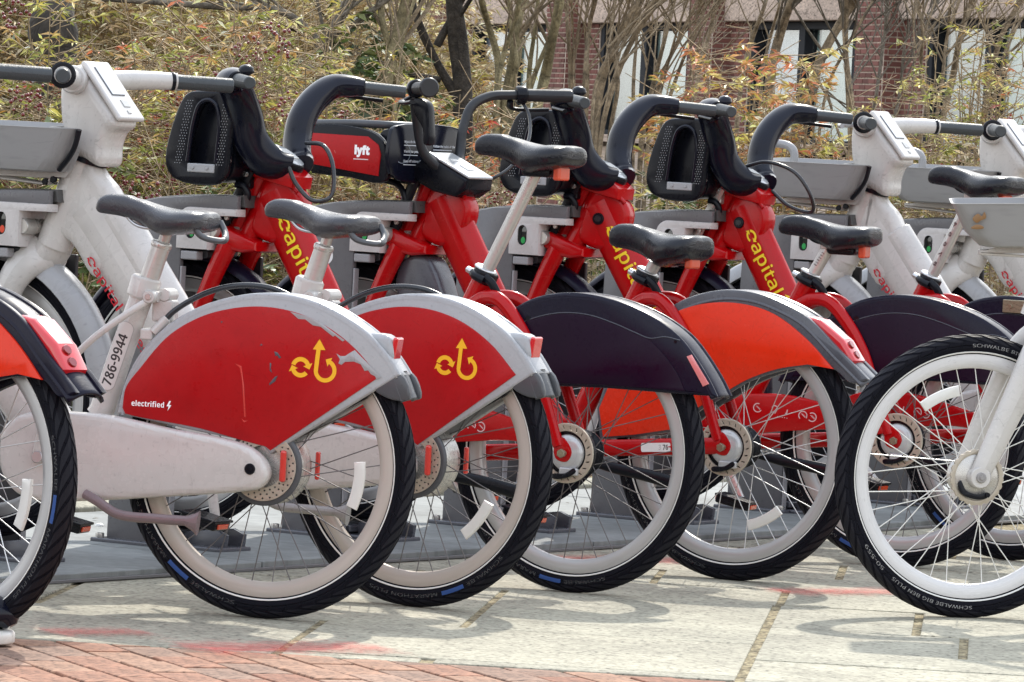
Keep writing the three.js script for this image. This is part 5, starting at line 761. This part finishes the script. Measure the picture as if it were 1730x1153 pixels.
// scrub further back
const scrub = [['tan thicket of dead leaves behind the hedge at far left', 40, -32, 2.5, 1.1], ['straw thicket behind the black handlebars', 250, -34, 2.4, 1.2], ['brown thicket left of the crooked dark trunk', 470, -36, 2.3, 1.2], ['pale thicket behind the green holly-like bush', 620, -42, 2.1, 1.0]];
for (const [l, x, z, h, r] of scrub) shrub(l, px(x, z), z, h, r, PAL.tan, { name: 'thicket', cat: 'thicket', dry: true, kh: 1, stems: 90, sprays: 30, per: 8, leaf: 0.075, spread: 2.4, stemR: 0.009 });
shrub('green leafy patch low behind the pale basket at left', px(95, -16.3), -16.3, 0.95, 0.3, PAL.green, { name: 'low_bush', wide: 1.7, leaf: 0.04, stems: 26, sprays: 14, tip: PAL.olive });
shrub('green leafy patch low between the pale basket and the upright black rack', px(262, -16.7), -16.7, 0.92, 0.26, PAL.green, { name: 'low_bush', wide: 1.6, leaf: 0.035, stems: 24, sprays: 14, berries: 0.4, tip: PAL.olive });
shrub('red-leaved berry shrub low under the red advertising panel', px(590, -18.2), -18.2, 0.86, 0.3, PAL.red, { berries: 0.8, stems: 20, sprays: 12 });
shrub('green holly-like bush behind the faired handlebar', px(600, -30), -30, 1.55, 0.42, PAL.green, { name: 'low_bush', leaf: 0.07, wide: 1.5, stems: 40, sprays: 14 });
// ---- trees: stems given by their course, with forking limbs and twigs ----
function limbs(list, p, d, len, r, depth, o) {
  const n = 5, pts = [p.clone()], q = p.clone(), dir = d.clone();
  for (let i = 0; i < n; i++) { dir.x += rr(-1, 1) * o.wob; dir.z += rr(-1, 1) * o.wob; dir.y += rr(-0.6, 1) * o.wob * 0.6; dir.normalize(); q.addScaledVector(dir, len / n); pts.push(q.clone()); }
  list.push(sweep(pts, (t) => { const k = r * (1 - 0.55 * t); return [k, k]; }, { seg: depth > 1 ? 8 : 5, cap: false, ref: V(0.3, 0.1, 1).normalize() }));
  if (depth <= 0) return;
  const k = o.kids[depth] || 3;
  for (let i = 0; i < k; i++) { const f = rr(0.3, 1), at = pts[Math.max(1, Math.round(f * n))], nd = dir.clone().add(V(rr(-1, 1) * o.fork, rr(-0.3, 0.7) * o.fork, rr(-1, 1) * o.fork)).normalize(); limbs(list, at, nd, len * rr(0.5, 0.8), r * rr(0.32, 0.5), depth - 1, o); }
}
// course: [image x, image y] pairs read as directions at distance z, low to high
function tree(label, z, stems, barkM, o = {}) {
  const t = thing(o.name || 'bare_tree', label, 'tree', o.group), H = 1.0966, base = V(px(stems[0].c[0][0], z), -0.06, z); t.position.copy(base);
  const c = Math.cos(0.0515), s = Math.sin(0.0515);
  if (o.group) for (const st of stems.slice()) for (let j = 0; j < (o.more ?? 1); j++) { const dx = rr(-34, 34), lean = rr(-26, 26); stems.push({ c: st.c.map(([x, y], i) => [x + dx + lean * i / st.c.length + rr(-5, 5), y]), r: st.r * rr(0.3, 0.55), n: st.n, dz: rr(-1.5, 2) }); }
  for (const st of stems) {
    const zz = z + (st.dz || 0), pts = st.c.map(([x, y]) => { const dx = x - 865, dy = y - 576.5, X = c * dx + s * dy, Y = -s * dx + c * dy + 576.5 - 220.8; return V(X / 9652 * -zz, H - Y / 9652 * -zz, zz).sub(base); });
    if (!st.limb) pts.unshift(V(pts[0].x * 0.9, 0, zz - z)); const e = pts[pts.length - 1], d = e.clone().sub(pts[pts.length - 2]).normalize();
    for (let k = 1; k <= 2; k++) pts.push(e.clone().addScaledVector(d, 0.5 * k).add(V(rr(-0.05, 0.05), 0, rr(-0.05, 0.05))));
    pts.forEach((p, i) => { if (i > 1) { p.x += rr(-0.012, 0.012); p.z += rr(-0.1, 0.1); } }); const path = spline(pts, 6, false); M(t, st.limb ? 'limb' : 'trunk', sweep(path, (f) => { const k = st.r * 0.85 * (1.1 - 0.45 * f) * (1 + 0.06 * Math.sin(f * 23)); return [k, k]; }, { seg: 12, cap: false }), barkM);
    const L = []; for (let k = 0; k < (st.n ?? 5) * 2; k++) { const f = rr(st.from ?? 0.35, 1), p = path[Math.floor(f * (path.length - 1))], nd = d.clone().multiplyScalar(0.6).add(V(rr(-1, 1) * 0.8, rr(0, 0.8), rr(-1, 1) * 0.8)).normalize(); limbs(L, p, nd, rr(0.5, 1.1) * (o.len || 1), Math.max(0.006, st.r * rr(0.18, 0.36)), o.depth ?? 2, { wob: 0.16, fork: 0.75, kids: [0, 4, 4, 3] }); }
    if (L.length) M(t, 'branches', join(L), o.twig || barkM).userData.kind = 'stuff';
  }
  return t;
}
tree('broad dark trunk at upper left corner', -24, [{ c: [[92, 90], [90, 40], [88, -20]], r: 0.125, n: 3 }], barks.dark, { name: 'tree' });
tree('crooked dark tree with black forking limbs above the round bar end', -34, [{ c: [[782, 160], [775, 70], [770, 0], [765, -30]], r: 0.07, n: 5 }, { limb: 1, c: [[775, 170], [735, 100], [708, 40], [690, -10]], r: 0.03, n: 5 }, { limb: 1, c: [[738, 78], [758, 40], [780, 0], [795, -20]], r: 0.026, n: 4 }, { limb: 1, c: [[745, 135], [690, 125], [655, 110], [600, 90]], r: 0.02, n: 3 }], barks.dark, { name: 'tree' });
tree('dark many-limbed tree behind the straw shrubs', -30, [{ c: [[560, 190], [548, 110], [560, 50], [590, -10]], r: 0.03, n: 6 }, { limb: 1, c: [[550, 90], [520, 50], [470, 18], [380, 12]], r: 0.024, n: 6 }, { limb: 1, c: [[545, 130], [500, 100], [450, 40], [430, -10]], r: 0.024, n: 6 }, { limb: 1, c: [[556, 60], [600, 40], [640, 10]], r: 0.02, n: 5 }], barks.grey, { name: 'tree' });
const CM = 'smooth-barked multi-stem trees before the building';
tree('smooth olive-barked tree left of the crooked dark tree', -30, [{ c: [[640, 220], [652, 140], [668, 70], [690, -10]], r: 0.038, n: 4 }, { c: [[665, 200], [664, 120], [650, 40], [640, -10]], r: 0.024, n: 4 }], barks.olive, { group: CM, twig: barks.tan });
tree('smooth olive-barked stem just right of the crooked dark tree', -31, [{ c: [[858, 160], [868, 90], [876, 30], [884, -10]], r: 0.04, n: 4 }, { c: [[840, 170], [838, 100], [826, 40], [815, -10]], r: 0.024, n: 4 }], barks.olive, { group: CM, twig: barks.tan });
tree('pair of olive stems in front of the middle brick pier', -32, [{ c: [[905, 200], [918, 130], [938, 60], [945, -10]], r: 0.036, n: 5 }, { c: [[892, 200], [896, 120], [905, 50], [912, -10]], r: 0.016, n: 4 }], barks.olive, { group: CM, twig: barks.tan });
tree('fan of thin grey-brown stems left of the left window', -33, [{ c: [[1005, 230], [1018, 130], [1052, 50], [1090, -10]], r: 0.026, n: 6 }, { c: [[985, 230], [990, 120], [1000, 40], [1008, -10]], r: 0.018, n: 5 }, { c: [[1015, 230], [1045, 130], [1075, 60], [1120, -10]], r: 0.02, n: 6 }, { c: [[1030, 230], [1040, 140], [1032, 60], [1040, -10]], r: 0.015, n: 5 }, { c: [[960, 230], [962, 120], [956, 40], [960, -10]], r: 0.016, n: 4 }], barks.tan, { group: CM, twig: barks.tan });
tree('clump of slender stems in front of the left window', -36, [{ c: [[1085, 240], [1100, 150], [1122, 60], [1140, -10]], r: 0.018, n: 6 }, { c: [[1095, 240], [1118, 140], [1150, 60], [1180, -10]], r: 0.016, n: 6 }, { c: [[1070, 240], [1070, 140], [1078, 60], [1085, -10]], r: 0.014, n: 5 }, { c: [[1110, 240], [1135, 150], [1165, 70], [1200, -10]], r: 0.014, n: 6 }], barks.tan, { group: CM, twig: barks.tan });
tree('slanting tree whose limbs cross the right window', -34, [{ c: [[1345, 230], [1372, 140], [1395, 85], [1440, 5], [1450, -10]], r: 0.036, n: 6 }, { c: [[1438, 260], [1436, 170], [1432, 90], [1428, -10]], r: 0.022, n: 6 }, { c: [[1300, 140], [1316, 70], [1336, 10], [1345, -10]], r: 0.034, n: 6 }, { limb: 1, c: [[1378, 130], [1400, 170], [1415, 215]], r: 0.009, n: 2 }], barks.tan, { group: CM, twig: barks.grey });
tree('thin dark-stemmed tree in front of the right brick pier', -38, [{ c: [[1470, 240], [1482, 150], [1495, 60], [1500, -10]], r: 0.014, n: 8 }, { c: [[1500, 250], [1520, 160], [1528, 70], [1560, -10]], r: 0.013, n: 8 }], barks.grey, { group: CM, twig: barks.grey });
tree('spreading twiggy tree at the right edge', -34, [{ c: [[1590, 220], [1610, 130], [1622, 60], [1650, -10]], r: 0.024, n: 8 }, { c: [[1660, 240], [1672, 150], [1690, 60], [1730, -10]], r: 0.022, n: 8 }, { c: [[1570, 220], [1560, 130], [1555, 50], [1545, -10]], r: 0.014, n: 6 }], barks.tan, { group: CM, twig: barks.tan });
tree('twiggy young tree left of the left brick pier', -40, [{ c: [[1165, 220], [1185, 120], [1205, 40], [1215, -10]], r: 0.02, n: 8 }, { c: [[1250, 160], [1268, 80], [1290, 10], [1300, -20]], r: 0.02, n: 8 }], barks.tan, { group: CM, twig: barks.tan });
// fallen leaves on the bed behind the platform
{ const L = new Leaves(); for (let i = 0; i < 9000; i++) { const t = rr(-5, 7), w = rr(-1.4, -4.4), o = V(-0.77, 0, -13.51).addScaledVector(uRow, t).addScaledVector(V(Math.cos(R(DOCK_TURN)), 0, Math.sin(R(DOCK_TURN))), w); const k = rr(0.6, 1.3); L.add(o.x, rr(0.005, 0.05), o.z, rr(0.03, 0.07), rnd() * 6.28, rr(-0.3, 0.3), rr(-0.4, 0.4), pick(PAL.tan).map((v) => v * k), 1.6); }
  for (let i = 0; i < 60; i++) { const o = V(-0.77, 0.026, -13.51).addScaledVector(uRow, rr(-1.5, 5)).addScaledVector(V(Math.cos(R(DOCK_TURN)), 0, Math.sin(R(DOCK_TURN))), rnd() < 0.7 ? rr(-1.15, -0.3) : rr(0, 1.6)); if (V(o.x, 0, o.z).sub(V(-0.77, 0, -13.51)).dot(V(Math.cos(R(DOCK_TURN)), 0, Math.sin(R(DOCK_TURN)))) > -0.02) o.y = 0.004; L.add(o.x, o.y, o.z, rr(0.008, 0.022), rnd() * 6.28, rr(-0.2, 0.3), 0, pick(PAL.tan).map((v) => v * 0.5), 2); }
  const m = M(scene, 'fallen_leaves', L.geo(), dryM); m.userData = { kind: 'stuff', label: 'brown fallen leaves on the bed behind the dock platform' }; }
// ---- toe of a shoe at the lower left edge ----
{
  const t = thing('sneaker', 'black shoe toe with pale rubber sole at lower left edge', 'shoe'); t.position.set(-0.992, 0, -11.56); t.rotation.y = R(-14); t.scale.setScalar(1.2);
  const st = [[0.006, 0.014, 0.02], [-0.004, 0.036, 0.052], [-0.025, 0.047, 0.064], [-0.08, 0.05, 0.07], [-0.14, 0.045, 0.085], [-0.2, 0.04, 0.1], [-0.27, 0.034, 0.09], [-0.3, 0.012, 0.05]];
  const up = spline(st.map(([x, , h]) => [x, 0.024 + h * 0.45, 0]), 4, false), ws = spline(st.map(([x, w, h]) => [w, h, 0]), 4, false);
  M(t, 'upper', sweep(up, (f) => { const q = ws[Math.min(ws.length - 1, Math.round(f * (ws.length - 1)))]; return [q.x, q.y * 0.52]; }, { seg: 22 }), mat.gloss);
  const so = spline([[0.012, 0], [0.0, 0.028], [-0.04, 0.05], [-0.12, 0.052], [-0.25, 0.04], [-0.305, 0.02], [-0.305, -0.02], [-0.25, -0.04], [-0.12, -0.052], [-0.04, -0.05], [0.0, -0.028]], 4);
  const g = extr(so, 0.002, 0.026, 0.008); g.rotateX(-Math.PI / 2); M(t, 'sole', g, mat.white2);
}
renderer.render(scene, camera);
